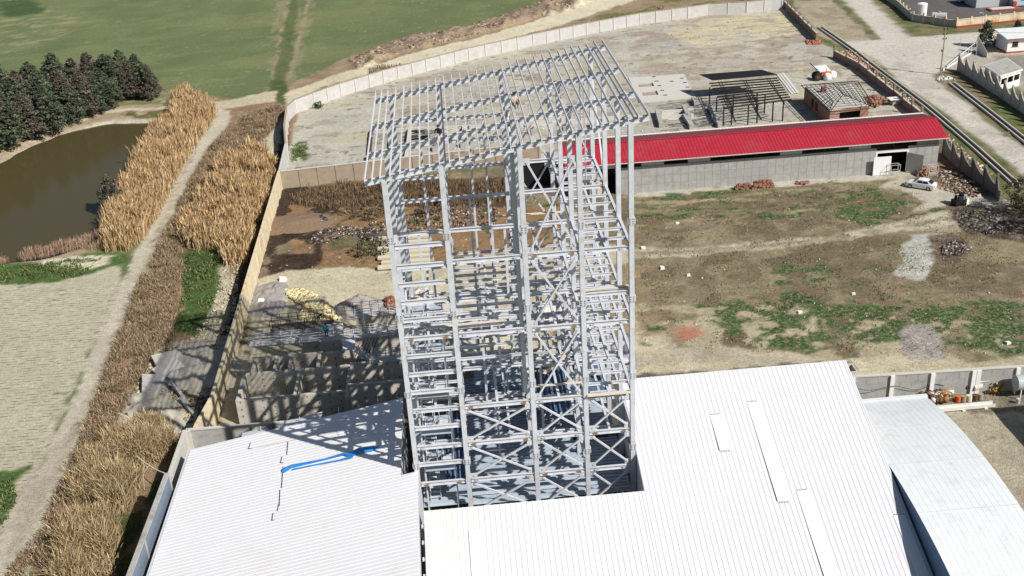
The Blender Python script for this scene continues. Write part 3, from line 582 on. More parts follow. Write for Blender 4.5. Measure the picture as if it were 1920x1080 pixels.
# ================================================================ WHITE SHEDS
def roof_sheets(name, owner, n, org_fn, dir_fn, L, m, pitch=.445, per=2, rib=.045, thick=0):
    pass
def sheet_along_y(x0, w_, y0, y1, zf, ribs=2, h=.028, rw=.06):
    """sheet falling along Y; ribs run along Y"""
    mb = MB(); s = w_/ribs
    for k in range(ribs):
        a = x0+k*s
        xs = [(a, 0), (a+.02, 0), (a+.04, h), (a+.04+rw, h), (a+.06+rw, 0), (a+s, 0)]
        for (p, hp), (q, hq) in zip(xs, xs[1:]):
            mb.poly([(p, y0, zf(y0)+hp), (q, y0, zf(y0)+hq), (q, y1, zf(y1)+hq), (p, y1, zf(y1)+hp)])
    return mb
def sheet_along_x(y0, w_, x0, x1, zf, ribs=2, h=.026, rw=.09):
    mb = MB(); s = w_/ribs
    for k in range(ribs):
        a = y0+k*s
        ys = [(a, 0), (a+.02, 0), (a+.04, h), (a+.04+rw, h), (a+.06+rw, 0), (a+s, 0)]
        for (p, hp), (q, hq) in zip(ys, ys[1:]):
            mb.poly([(x0, p, zf(x0)+hp), (x1, p, zf(x1)+hp), (x1, q, zf(x1)+hq), (x0, q, zf(x0)+hq)])
    return mb
zrt = lambda y: 10.0-.34*(84.5-y)
sh = thing('white_roofed_shed', (20, 73, 0), 'large shed with ribbed white metal roof and skylights right of the tower', 'shed')
SKY = [(20.3, 77.6, 80.7), (22.0, 71.3, 81.4), (23.8, 61.0, 74.6), (30.9, 61.0, 71.9)]
XR0, W_ = 13.5, .89
SKYX = []
for u, v0, v1 in ((1344, 780, 842), (1400, 757, 937), (1508, 922, 1100), (1690, 968, 1100)):
    # footprint of each skylight on the roof plane
    def onroof(u, v):
        d = ray(u, v); n_ = np.array([0, -.34, 1.0]); Q = np.array([0, 84.5, 10.0]); q = CAM+d*((Q-CAM)@n_)/(d@n_); return q
    a = onroof(u, v0)
    vb = v1; ub = {1344: 1360, 1400: 1474, 1508: 1560, 1690: 1740}[u]; b = onroof(ub, vb)
    SKYX.append(((a[0]+b[0])/2, b[1], a[1]))
ns = int((34.3-XR0)/W_)+1
for k in range(ns):
    x0 = XR0+k*W_; w_ = min(W_, 34.32-x0)
    if w_ < .2: continue
    sh_mat = M['roof']
    sk = [q for q in SKYX if abs(q[0]-(x0+w_/2)) < W_/2]
    cuts = [60.5, 84.5]
    if sk:
        y0s, y1s = max(60.5, sk[0][1]), sk[0][2]
        if y0s > 60.6: sheet_along_y(x0, w_, 60.5, y0s, zrt).build('roof_sheet', sh_mat, sh)
        sheet_along_y(x0, w_, y1s, 84.5, zrt).build('roof_sheet', sh_mat, sh)
        zz = lambda y: zrt(y)+.075
        MB().hexa([(x0-.02, y0s-.15, zz(y0s)-.06), (x0+w_+.02, y0s-.15, zz(y0s)-.06), (x0+w_+.02, y1s+.1, zz(y1s)-.06), (x0-.02, y1s+.1, zz(y1s)-.06)],
                  [(x0-.02, y0s-.15, zz(y0s)), (x0+w_+.02, y0s-.15, zz(y0s)), (x0+w_+.02, y1s+.1, zz(y1s)), (x0-.02, y1s+.1, zz(y1s))]).build('skylight', M['skylight'], sh)
        for c in range(4):
            xx = x0+.1+c*.22
            for yy in (y0s-.25, y1s+.16): MB().box(xx, xx+.07, yy-.06, yy+.06, zz(yy)-.06, zz(yy)+.01).build('skylight_closer', M['tank'], sh)
    else: sheet_along_y(x0, w_, 60.5, 84.5, zrt).build('roof_sheet', sh_mat, sh)
x0 = -4.85; k = 0
while x0 < XR0-.05:
    w_ = min(W_, XR0-x0)
    if abs(x0-(-4.85+2*W_*2)) < .1:
        sheet_along_y(x0, w_, 70.8, 73.0, zrt).build('roof_sheet', M['roof_old'], sh)
        MB().hexa([(x0, 60.5, zrt(60.5)+.02), (x0+w_, 60.5, zrt(60.5)+.02), (x0+w_, 70.85, zrt(70.85)+.02), (x0, 70.85, zrt(70.85)+.02)], [(x0, 60.5, zrt(60.5)+.08), (x0+w_, 60.5, zrt(60.5)+.08), (x0+w_, 70.85, zrt(70.85)+.08), (x0, 70.85, zrt(70.85)+.08)]).build('skylight', M['skylight'], sh)
    else: sheet_along_y(x0, w_, 60.5, 73.0, zrt).build('roof_sheet', M['roof_old'] if k < 3 else M['roof'], sh)
    x0 += W_; k += 1
wm = M['block']
MB().box(XR0+.05, 34.2, 84.1, 84.4, 0, 9.8).build('wall', wm, sh)
MB().add([(34.0, 60.6, 0), (34.2, 60.6, 0), (34.2, 84.1, 0), (34.0, 84.1, 0), (34.0, 60.6, 1.7), (34.2, 60.6, 1.7), (34.2, 84.1, 9.7), (34.0, 84.1, 9.7)], [(3, 2, 1, 0), (4, 5, 6, 7), (0, 1, 5, 4), (1, 2, 6, 5), (2, 3, 7, 6), (3, 0, 4, 7)]).build('wall', wm, sh)
MB().add([(13.52, 73.1, 0), (13.6, 73.1, 0), (13.6, 84.1, 0), (13.52, 84.1, 0), (13.52, 73.1, 5.9), (13.6, 73.1, 5.9), (13.6, 84.1, 9.6), (13.52, 84.1, 9.6)], [(3, 2, 1, 0), (4, 5, 6, 7), (0, 1, 5, 4), (1, 2, 6, 5), (2, 3, 7, 6), (3, 0, 4, 7)]).build('wall', M['steel'], sh)
MB().box(-4.8, 12.9, 72.6, 72.8, 0, 5.75).build('wall', wm, sh)
for y in np.arange(61.5, 73, 1.45): MB().box(-5.1, -4.83, y, y+.35, zrt(y)-.25, zrt(y)-.1).build('purlin_end', M['steel'], sh)
# left shed, roof rising to the right
zlf = lambda x: 3.5+.18*(x+27.42)
ls = thing('white_left_shed', (-15, 75, 0), 'white ribbed roof shed on the left carrying the tower shadow and a blue tarpaulin', 'shed')
y0 = 58.0; k = 0
while y0 < 89.1:
    x1 = -6.68 if y0 > 76.6 else -5.17
    sheet_along_x(y0, min(W_, 89.15-y0), -27.42, x1, zlf).build('roof_sheet', M['roof_left'], ls); y0 += W_; k += 1
MB().box(-27.2, -27.0, 58, 88.9, 0, 3.45).build('wall', wm, ls)
MB().add([(-27.2, 88.8, 0), (-6.8, 88.8, 0), (-6.8, 89.0, 0), (-27.2, 89.0, 0), (-27.2, 88.8, 3.4), (-6.8, 88.8, 7.05), (-6.8, 89.0, 7.05), (-27.2, 89.0, 3.4)], [(3, 2, 1, 0), (4, 5, 6, 7), (0, 1, 5, 4), (1, 2, 6, 5), (2, 3, 7, 6), (3, 0, 4, 7)]).build('wall', wm, ls)
MB().box(-5.45, -5.25, 58, 76.5, 0, 7.3).build('wall', M['steel'], ls)
MB().box(-7.0, -6.8, 76.7, 88.7, 0, 7.0).build('wall', M['steel'], ls)
MB().bar((-27.55, 58, 3.40), (-27.55, 89.2, 3.40), .22, .10).build('gutter', M['steel'], ls)
for x in np.arange(-20.5, -7, 1.9): MB().bar((x, 89.2, zlf(x)-.1), (x, 89.35, zlf(x)+.55), .05).build('anchor_rod', M['steel'], ls)
MB().hexa([(-22.4, 89.2, zlf(-22.4)-.02), (-19.9, 89.2, zlf(-19.9)-.02), (-19.9, 89.75, zlf(-19.9)-.02), (-22.4, 89.75, zlf(-22.4)-.02)], [(-22.4, 89.2, zlf(-22.4)+.05), (-19.9, 89.2, zlf(-19.9)+.05), (-19.9, 89.75, zlf(-19.9)+.05), (-22.4, 89.75, zlf(-22.4)+.05)]).build('loose_sheet', M['steel'], ls)
MB().hexa([(-18.3, 89.2, zlf(-18.3)), (-14.6, 89.2, zlf(-14.6)), (-14.6, 90.1, zlf(-14.6)), (-18.3, 90.1, zlf(-18.3))], [(-18.3, 89.2, zlf(-18.3)+.05), (-14.6, 89.2, zlf(-14.6)+.05), (-14.6, 90.1, zlf(-14.6)+.05), (-18.3, 90.1, zlf(-18.3)+.05)]).build('loose_sheet', M['roof'], ls)
def onleft(u, v, dz=0):
    d = ray(u, v); n_ = np.array([-.18, 0, 1.0]); Q = np.array([-27.42, 80, 3.5+dz]); q = CAM+d*((Q-CAM)@n_)/(d@n_); return tuple(float(t) for t in q)
# open laps between sheets (dark broken seam)
for pts in ([(540, 828), (538, 852)], [(529, 856), (526, 868), (532, 867)], [(531, 875), (528, 915)], [(525, 918), (524, 948)], [(523, 945), (520, 958)], [(512, 962), (510, 975), (515, 975)], [(470, 830), (466, 841), (472, 841)]):
    mb = MB()
    for a, b in zip(pts, pts[1:]): mb.bar(onleft(*a, .06), onleft(*b, .06), .06, .02)
    mb.build('open_lap', M['steel_dark'], ls)
mb = MB(); mb.bar(onleft(472, 841, .06), onleft(640, 806, .06), .05, .02); mb.build('open_lap', M['wood'], ls)
# tarpaulin
tp = [(530, 884), (548, 874), (575, 868), (610, 860), (642, 851), (660, 852), (672, 846), (700, 840), (708, 838)]
vs = []; fs = []
for i, (u, v) in enumerate(tp):
    hw = [5, 3, 2.2, 1.8, 2.2, 5, 6, 5, 3][i]; v += random.uniform(-1.6, 1.6)
    for k, t_ in enumerate((-1, -.4, .3, 1)): vs.append(onleft(u+random.uniform(-1.5, 1.5), v+t_*hw, .10+random.uniform(0, .28)*(1-abs(t_))))
for i in range(len(tp)-1):
    for k in range(3): a = i*4+k; fs.append((a, a+1, a+5, a+4))
m1 = MB().add(vs, fs)
m1.bar(onleft(548, 880, .1), onleft(640, 862, .12), .14, .06); m1.bar(onleft(640, 862, .1), onleft(662, 856, .2), .2, .08)
m1.build('blue_tarpaulin', M['tarp'], label='crumpled blue tarpaulin strip lying across the left white roof', cat='tarpaulin')
# vaulted hall
va = thing('vaulted_hall', (38.5, 73.5, 0), 'pale grey barrel vaulted roof hall at the lower right', 'hall')
Yc, hs, rise, ze = 73.5, 11.2, 1.12, 4.98
Rv = (hs*hs+rise*rise)/(2*rise)
def vz(y): return ze+rise-Rv+math.sqrt(Rv*Rv-(y-Yc)**2)
ys = np.linspace(Yc-19, Yc+hs, 33)
nv = 16; wv_ = (42.62-34.4)/nv
for k in range(nv):
    x0 = 34.4+k*wv_; mb = MB()
    prof = [(x0, 0), (x0+.02, .012), (x0+.06, .012), (x0+.08, 0), (x0+wv_, 0)]
    for a, b in zip(ys, ys[1:]):
        for (p, hp), (q, hq) in zip(prof, prof[1:]): mb.poly([(p, a, vz(a)+hp), (q, a, vz(a)+hq), (q, b, vz(b)+hq), (p, b, vz(b)+hp)])
    mb.build('roof_sheet', M['vault'], va)
for yy in (79.3, 73.5, 67.4): MB().bar((34.5, yy, vz(yy)+.02), (42.5, yy-.1, vz(yy)+.02), .04, .02).build('sheet_lap', M['steel'], va)
for xx in (34.45, 42.5):
    mb = MB()
    for a, b in zip(ys, ys[1:]): mb.poly([(xx, a, 0), (xx, b, 0), (xx, b, vz(b)-.01), (xx, a, vz(a)-.01)])
    mb.build('gable_wall', M['shade_bluesheet'] if xx < 36 else M['block'], va)  # left gable in dark blue: its shade is put into the colour
MB().bar((34.6, 84.95, 4.98), (42.7, 84.95, 4.98), .42, .28).build('gutter', M['vault'], va)
MB().box(34.5, 42.5, 84.45, 84.6, 0, 4.9).build('wall', wm, va)
# ================================================================ BOUNDARY WALLS
def wall_run(name, label, cat, pts, h=2.6, thick=.22, plen=4.0, pm=None, postm=None, cm=None, post=.34, post_h=None, out=None, groups=None, coursed=False, proud=.0):
    w_ = thing(name, (pts[0][0], pts[0][1], 0), label, cat); cache = {}
    for a, b in zip(pts, pts[1:]):
        L = math.hypot(b[0]-a[0], b[1]-a[1]); n = max(1, int(round(L/plen))); s = L/n; ang = math.atan2(b[1]-a[1], b[0]-a[0])
        pw = s-post
        key = round(pw, 3)
        if key not in cache:
            mb = MB()
            if coursed:
                for c in range(3):
                    z0 = c*h/3; nb = 3
                    for q in range(nb+1):
                        off = 0 if c % 2 == 0 else -.5
                        x0 = max(0, (q+off)*pw/nb); x1 = min(pw, (q+1+off)*pw/nb)
                        if x1-x0 < .05: continue
                        mb.box(x0+.012-pw/2, x1-.012-pw/2, -thick/2+.0, thick/2, z0+.012, z0+h/3-.012)
                mb.box(-pw/2, pw/2, -thick/2+.015, thick/2-.015, 0, h-.01)
            else: mb.box(-pw/2, pw/2, -thick/2, thick/2, -.3, h)
            cache[key] = mb.mesh('wall_panel', pm)
        for k in range(n):
            c = (a[0]+(b[0]-a[0])*(k+.5)/n, a[1]+(b[1]-a[1])*(k+.5)/n, 0)
            inst('wall_panel', cache[key], c, w_, ang)
        if 'post' not in cache: cache['post'] = MB().box(-post/2, post/2, -post/2-proud, post/2+proud, -.3, (post_h or h+.05)).mesh('wall_post', postm or pm)
        for k in range(n+(1 if b == pts[-1] else 0)):
            c = (a[0]+(b[0]-a[0])*k/n, a[1]+(b[1]-a[1])*k/n, 0); inst('wall_post', cache['post'], c, w_, ang)
        if cm:
            mb = MB().bar((a[0], a[1], h+.09), (b[0], b[1], h+.09), thick+.14, .12); mb.build('coping', cm, w_)
    return w_
C_ = lambda *pp: [P2(*q) for q in pp]
fw = C_((540, 300), (537, 262), (541, 226), (556, 212), (590, 199), (640, 181), (720, 156), (800, 134), (880, 113), (1000, 86), (1100, 65), (1200, 46), (1290, 34), (1330, 28), (1400, 24), (1466, 17))
wall_run('yard_wall', 'long pale concrete panel wall curving round the back of the yard beside the green field', 'wall', fw, 2.7, .18, 4.1, M['whitewall'], M['conc_light'], M['tan'], proud=.06)
wl = [(-28.6, 183.5), (-28.2, 168.2), (-27.9, 147.5), (-27.4, 114.4), (-27.2, 99.5), (-27.9, 94.0)]
wall_run('side_wall', 'cream panel wall with rusty stains running down the left side of the site', 'wall', wl[1:], 3.0, .2, 3.6, M['cream'], M['cream'], M['cream'], proud=.03)
wall_run('short_yard_wall', 'whitewashed corner stretch of wall between the cream side wall and the yard', 'wall', [(-28.2, 168.6), fw[0]], 2.8, .2, 3.6, M['whitewall'], M['conc_light'], M['conc_light'])
wall_run('cross_wall', 'tan brick panel wall with pale coping dividing the yard from the rubbish ground', 'wall', [(-27.9, 168.4), (-13.3, 170.0), (0, 171.5), (14.3, 172.8)], 2.9, .22, 3.2, M['tan'], M['tan'], M['conc_light'], proud=.03)
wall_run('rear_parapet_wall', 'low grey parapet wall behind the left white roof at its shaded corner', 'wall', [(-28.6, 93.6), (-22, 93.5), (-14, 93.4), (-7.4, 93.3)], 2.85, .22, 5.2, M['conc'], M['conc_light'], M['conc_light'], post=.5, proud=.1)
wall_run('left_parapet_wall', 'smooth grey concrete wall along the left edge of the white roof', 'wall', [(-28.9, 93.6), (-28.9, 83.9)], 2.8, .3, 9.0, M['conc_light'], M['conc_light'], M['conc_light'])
wall_run('tall_side_wall', 'taller wall in painted shade blue continuing down the left edge of the left white roof', 'wall', [(-28.25, 83.6), (-28.6, 56)], 4.7, .3, 9.2, mat('shade_blue_wall', (.16, .20, .26), .7, .12, 1.5), M['conc'], M['conc'])  # blue tone paints shade onto the wall face
wall_run('block_wall', 'grey block wall with white pillars behind the barrel vaulted hall', 'wall', [(34.6, 93.0), (38.6, 92.8), (42.6, 92.6), (46.7, 92.4), (50.9, 92.2), (51.4, 92.2), (55.4, 92.0), (59.6, 91.8), (66, 91.5)], 2.75, .22, 4.2, M['block'], M['white'], M['conc_light'], post=.42, coursed=True, proud=.1)
# east brick wall, unfinished, with standing brick pillars
def brickwall(name, label, pts, h, ph, sp):
    w_ = thing(name, (pts[0][0], pts[0][1], 0), label, 'wall')
    ps = {}
    for a, b in zip(pts, pts[1:]):
        L = math.hypot(b[0]-a[0], b[1]-a[1]); n = max(1, int(L/sp)); ang = math.atan2(b[1]-a[1], b[0]-a[0])
        for k in range(n):
            c = (a[0]+(b[0]-a[0])*(k+.5)/n, a[1]+(b[1]-a[1])*(k+.5)/n); hh = h+random.uniform(-.08, .08)
            mb = MB().box(-L/n/2, L/n/2, -.12, .12, -.2, hh); o = mb.build('wall_panel', M['brickdull'], w_, org=(0, 0, 0)); put(o, (c[0], c[1], 0), w_); o.rotation_euler[2] = ang
            MB().box(-L/n/2, L/n/2, -.16, .16, 0, .14).build('coping', M['conc_light'], w_, org=(0, 0, 0)); q = w_.children[-1] if False else None
            o2 = [x for x in COL.objects if x.name.startswith('coping')][-1]; put(o2, (c[0], c[1], hh), w_); o2.rotation_euler[2] = ang
            c0 = (a[0]+(b[0]-a[0])*k/n, a[1]+(b[1]-a[1])*k/n); p_h = ph+random.uniform(-.3, .15)
            mb = MB()
            for z in np.arange(0, p_h, .22): j = random.uniform(-.01, .01); mb.box(-.2+j, .2+j, -.2-j, .2-j, z, z+.205)
            o = mb.build('brick_pillar', M['brickdull'], w_, org=(0, 0, 0)); put(o, (c0[0], c0[1], 0), w_); o.rotation_euler[2] = ang
brickwall('brick_yard_wall', 'unfinished low brick wall with standing brick pillars between the brick hut and the road', C_((1564, 108), (1610, 132), (1660, 172), (1745, 243)), 1.45, 2.7, 4.2)
brickwall('far_brick_wall', 'far brick wall with pillars from the yard corner to the gap near the crossroads', C_((1470, 14), (1530, 76)), 1.6, 2.5, 4.2)
# swooping walls
def swoop(name, label, pts, base, peak, sp, m):
    w_ = thing(name, (pts[0][0], pts[0][1], 0), label, 'wall'); cache = {}
    for a, b in zip(pts, pts[1:]):
        L = math.hypot(b[0]-a[0], b[1]-a[1]); n = max(1, int(round(L/sp))); s = L/n; ang = math.atan2(b[1]-a[1], b[0]-a[0])
        mb = MB(); k_ = 8; tops = [(-s/2+s*i/k_, base+(peak-base)*((1-i/k_)**2.2)) for i in range(k_+1)]
        pr_ = [(-s/2, -.2), (s/2, -.2)]+tops[::-1]
        n_ = len(pr_); vs = [(x, -.1, z) for x, z in pr_]+[(x, .1, z) for x, z in pr_]
        mb.add(vs, [(i, (i+1) % n_, n_+(i+1) % n_, n_+i) for i in range(n_)]+[tuple(range(n_))[::-1], tuple(range(n_, 2*n_))])
        me = mb.mesh('wall_panel', m)
        for k in range(n): inst('wall_panel', me, (a[0]+(b[0]-a[0])*(k+.5)/n, a[1]+(b[1]-a[1])*(k+.5)/n, 0), w_, ang)
        po = MB().box(-.14, .14, -.2, .2, -.2, peak+.12).mesh('wall_post', m)
        for k in range(n): inst('wall_post', po, (a[0]+(b[0]-a[0])*k/n, a[1]+(b[1]-a[1])*k/n, 0), w_, ang)
    return w_
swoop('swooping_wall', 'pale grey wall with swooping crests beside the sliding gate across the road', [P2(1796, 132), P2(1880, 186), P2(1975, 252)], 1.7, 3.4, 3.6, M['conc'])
swoop('shed_end_wall', 'shaded concrete wall with pointed crests beside the end of the red roofed shed', [P2(1768, 288), P2(1800, 318), P2(1866, 366), P2(1872, 378)], 1.6, 3.2, 3.9, mat('shade_dark_concrete', (.16, .15, .145), .9, .2, 1.5))  # concrete darkened: the wall's shade is put into its colour
# works wall, top right
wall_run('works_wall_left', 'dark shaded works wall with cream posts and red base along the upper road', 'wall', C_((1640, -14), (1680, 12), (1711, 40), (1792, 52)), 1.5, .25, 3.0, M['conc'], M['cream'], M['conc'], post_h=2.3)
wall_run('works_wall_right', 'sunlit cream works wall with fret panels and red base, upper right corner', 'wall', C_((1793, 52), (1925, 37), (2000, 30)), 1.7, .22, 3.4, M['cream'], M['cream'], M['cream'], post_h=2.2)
mb = MB().bar((*P2(1793, 53), .18), (*P2(1960, 35), .18), .3, .5); mb.build('wall_base', M['redtrim'], bpy.data.objects['works_wall_right'])
# ================================================================ RED ROOFED SHED
rd = thing('red_roofed_shed', (50, 158, 0), 'long concrete shed with bright red metal roof and open doorway', 'shed')
yA, yB = 154.3, 163.0; x0r, x1r = 17.5, 74.8
FA = PY(1762, 262, yA); 
eh = 5.35; rh = 6.75; yr_ = 158.8
ow = 1.0
doorx = (PY(1640, 325, yA)[0], PY(1698, 325, yA)[0])
big = M['block']
def wallp(xa, xb, za, zb, y=yA, t=.25): MB().box(xa, xb, y, y+t, za, zb).build('wall', big, rd)
hw = 4.2
d2 = (PY(1128, 350, yA)[0], PY(1158, 350, yA)[0]); d3 = (14.5, 17.4)
wallp(17.5, d2[0], 0, hw); wallp(d2[1], doorx[0], 0, hw); wallp(doorx[1], x1r-.6, 0, hw)
wallp(doorx[0], doorx[1], 3.4, 3.75)
MB().box(doorx[0]-.15, doorx[1]+.15, yA-.05, yA-.003, 3.35, 3.62).build('lintel', M['white'], rd)
for xx in doorx: MB().box(xx-.14, xx+.14, yA-.05, yA-.003, 0, 3.35).build('door_frame', M['white'], rd)
# panel joints on the wall: shallow recessed lines made of thin fillets
pe = MB(); 
for x in np.arange(d2[1]+1.2, x1r-1, 1.22):
    if doorx[0]-.3 < x < doorx[1]+.3: continue
    pe.box(x-.02, x+.02, yA-.018, yA-.002, .05, 3.9)
for z in (1.3, 2.6):
    pe.box(d2[1]+.1, doorx[0]-.3, yA-.014, yA-.001, z-.02, z+.02); pe.box(doorx[1]+.3, x1r-.8, yA-.014, yA-.001, z-.02, z+.02)
o = pe.build('formwork_seams', mat('seam_mortar', (.30, .295, .28), .9, .2, 1.5), rd); o['kind'] = 'stuff'
# clerestory infill panels and openings
xs_ = np.linspace(17.5, x1r-.6, 17)
for k, (a, b) in enumerate(zip(xs_, xs_[1:])):
    if k in (0, 1, 3, 5, 9, 12, 15): MB().box(a+.05, b-.05, yA+.12, yA+.2, hw+.02, eh-.1).build('infill_panel', M['steel'] if k != 15 else big, rd)
    MB().box(a-.05, a+.05, yA+.05, yA+.2, hw, eh).build('wall_stub_post', M['rust'], rd)
MB().box(x1r-.85, x1r-.6, yA+.25, yB, 0, eh-.2).build('wall', big, rd)
MB().box(17.5, 17.75, yA+.25, yB, 0, eh-.2).build('wall', big, rd)
MB().box(17.5, x1r-.6, yB, yB+.25, 0, eh-.2).build('wall', big, rd)
MB().box(17.8, x1r-.9, yA+.4, yB-.2, .01, .03).build('floor_slab', M['dark'], rd)
ROOFN = 56; wsh = (x1r+.5-16.4)/ROOFN
def zs_(y): return eh+(rh-eh)*(y-(yA-ow))/(yr_-(yA-ow))
sfm = None
for k in range(ROOFN):
    xa = 16.4+k*wsh
    def mk():
        mb = MB(); prof = [(0, 0), (.04, .04), (.10, .04), (.14, 0), (wsh/2, 0), (wsh/2+.04, .04), (wsh/2+.1, .04), (wsh/2+.14, 0), (wsh, 0)]
        for (p, hp), (q, hq) in zip(prof, prof[1:]): mb.poly([(p, 0, hp), (q, 0, hq), (q, yr_-yA+ow, rh-eh+hq), (p, yr_-yA+ow, rh-eh+hp)])
        mb2 = MB()
        for (p, hp), (q, hq) in zip(prof, prof[1:]): mb2.poly([(p, 0, rh-eh+hp), (q, 0, rh-eh+hq), (q, yB+.6-yr_, rh-eh-.75+hq), (p, yB+.6-yr_, rh-eh-.75+hp)])
        return mb.mesh('roof_sheet', M['red']), mb2.mesh('back_roof_sheet', M['redbrown'])
    if sfm is None: sfm = mk()
    inst('roof_sheet', sfm[0], (xa, yA-ow, eh), rd); inst('back_roof_sheet', sfm[1], (xa, yr_, eh), rd)
MB().bar((16.4, yB+.75, rh-.8), (x1r+.5, yB+.75, rh-.8), .35, .25).build('rear_gutter', M['white'], rd)
MB().bar((16.4, yr_, rh+.06), (x1r+.5, yr_, rh+.06), .3, .05).build('ridge_cap', M['red'], rd)
MB().bar((16.4, yA-ow-.04, eh-.05), (x1r+.5, yA-ow-.04, eh-.05), .05, .14).build('eave_trim', M['conc_light'], rd)
for k, x in enumerate(np.arange(18, x1r, 1.35)): MB().bar((x, yA-ow+.02, eh-.14), (x, yA+.1, eh-.02), .07).build('rafter_end', M['steel_black'], rd)
MB().box(x1r-.55, x1r-.4, yA+.2, yB, eh-.2, eh+.25).build('gable_trim', M['brickdull'], rd)
# door leaves
MB().box(doorx[0]-.6, doorx[0]+2.1, yA-.75, yA-.66, .05, 3.0).build('door_leaf', M['white'], rd)
MB().add([(doorx[1]-.05, yA-.06, .1), (doorx[1]+1.7, yA-1.9, .1), (doorx[1]+1.75, yA-1.84, .1), (doorx[1], yA, .1), (doorx[1]-.05, yA-.06, 3.2), (doorx[1]+1.7, yA-1.9, 3.2), (doorx[1]+1.75, yA-1.84, 3.2), (doorx[1], yA, 3.2)], [(3, 2, 1, 0), (4, 5, 6, 7), (0, 1, 5, 4), (1, 2, 6, 5), (2, 3, 7, 6), (3, 0, 4, 7)]).build('door_leaf', M['conc_light'], rd)
# black screened bay left of the shed
sc = thing('open_black_bay', (12, 160, 0), 'dark open bay closed with black sheeting left of the red shed', 'lean-to')
MB().box(PY(980, 340, 160)[0], PY(1036, 340, 160)[0], 160, 160.2, .1, 3.9).build('screen', M['steel_black'], sc)
for u in (978, 1038): x = PY(u, 340, 159.8)[0]; MB().box(x-.12, x+.12, 159.7, 159.95, 0, 4.2).build('post', M['conc_light'], sc)
MB().box(PY(976, 340, 159.8)[0], PY(1040, 340, 159.8)[0], 159.7, 159.95, 4.2, 4.4).build('lintel', M['conc_light'], sc)
MB().box(PY(976, 340, 159.8)[0], 17.4, 160.3, 160.5, 0, 4.0).build('wall', big, sc)
for u in (1098, 1122): pass
for k, u in enumerate((1112, 1124)):
    x = PY(u, 350, 153.9)[0]; MB().box(x-.35, x+.35, 153.5, 153.6, .2, 3.3).build('timber_door', M['wood'], label='upright timber board %s of the dark shed doorway behind the tower' % ('left' if k == 0 else 'at the jamb'), cat='board')
# ================================================================ BLACK STEEL CANOPY
zc = 3.6
cn = thing('steel_canopy_frame', (50, 180, 0), 'black steel shed frame with part of its roof sheeted, behind the red roof', 'shed frame')
CP = lambda u, v, z=zc: P(u, v, z)
a0, b0, c0, d0 = CP(1311, 143), CP(1428, 134), CP(1458, 143), CP(1336, 154)
MB().hexa([(q[0], q[1], zc+.3) for q in (d0, c0, b0, a0)], [(q[0], q[1], zc+.36) for q in (d0, c0, b0, a0)]).build('roof_sheet', M['steel_black'], cn)
L0, R0, L1, R1 = CP(1330, 158), CP(1457, 148), CP(1357, 204), CP(1484, 188)
for k in range(10):
    t_ = k/9; p = [L0[i]+(L1[i]-L0[i])*t_ for i in range(3)]; q = [R0[i]+(R1[i]-R0[i])*t_ for i in range(3)]
    MB().bar((p[0], p[1], zc+.15), (q[0], q[1], zc+.15), .26, .2).build('purlin', M['steel_black'], cn)
for u0, v0, u1, v1 in ((1347, 153, 1373, 203), (1393, 150, 1421, 198), (1437, 146, 1470, 194)):
    for d_ in (0, 5): p, q = CP(u0+d_, v0), CP(u1+(d_*.2), v1); MB().bar((p[0], p[1], zc), (q[0], q[1], zc), .1, .14).build('rafter', M['steel_black'], cn)
for u, v in ((1330, 199), (1343, 219), (1356, 236), (1371, 235), (1402, 234), (1419, 231), (1433, 212), (1448, 228), (1467, 227), (1374, 215), (1418, 210)):
    p = P(u, v); MB().box(p[0]-.1, p[0]+.1, p[1]-.1, p[1]+.1, 0, zc).build('post', M['steel_black'], cn)
# sheets stacked beside the canopy
p, q = P(1458, 140), P(1486, 177)
for k in range(3): MB().bar((p[0]+k*.5, p[1], .1+.1*k), (q[0]+k*.5, q[1], .1+.1*k), .45, .08).build('roof_sheet_stack', M['roof_old'], label=['innermost', 'middle', 'outermost'][k]+' long white sheet laid on the yard right of the black canopy', cat='metal sheet', group='white sheets beside the canopy')
# ================================================================ BRICK HUT
ht = thing('brick_hut', (66, 178, 0), 'small brick hut with an open steel roof frame over its slab', 'hut')
hz = 3.0
c1, c2, c3, c4 = P(1510, 163, hz), P(1600, 158, hz), P(1628, 198, hz), P(1556, 207, hz)
def wseg(a, b, z0, z1, m=M['brick'], nm='wall', t=.25):
    mb = MB(); mb.bar((a[0], a[1], (z0+z1)/2), (b[0], b[1], (z0+z1)/2), t, z1-z0); return mb.build(nm, m, ht)
def lerp(a, b, t_): return tuple(a[i]+(b[i]-a[i])*t_ for i in range(3))
wseg(c1, c4, 0, hz-.1); wseg(c1, c2, 0, hz-.1); wseg(c2, c3, 0, hz-.1)
wseg(c4, lerp(c4, c3, .25), 0, hz-.1); wseg(lerp(c4, c3, .8), c3, 0, hz-.1); wseg(lerp(c4, c3, .25), lerp(c4, c3, .8), 2.4, hz-.1)
for z in np.arange(.3, 2.8, .42): wseg(tuple(np.array(c4)+[-.03, -.03, 0]), tuple(np.array(lerp(c4, c3, .25))+[0, -.03, 0]), z, z+.05, M['conc_light'], 'mortar_band', .3)
for t0 in (.32, .48): p = lerp(c1, c4, t0); q = lerp(c1, c4, t0+.09); wseg((p[0]-.02, p[1], 0), (q[0]-.02, q[1], 0), .9, 2.3, M['dark'], 'window', .3)
MB().slab([c1[:2], c4[:2], c3[:2], c2[:2]], hz-.08, hz+.08).build('roof_slab', M['conc_light'], ht)
e1, e2, e3, e4 = P(1502, 160, hz+.3), P(1608, 152, hz+.3), P(1642, 202, hz+.3), P(1556, 210, hz+.3)
r1, r2 = lerp(lerp(e1, e2, .45), lerp(e4, e3, .45), .25), lerp(lerp(e1, e2, .45), lerp(e4, e3, .45), .68)
r1 = (r1[0], r1[1], hz+1.5); r2 = (r2[0], r2[1], hz+1.5)
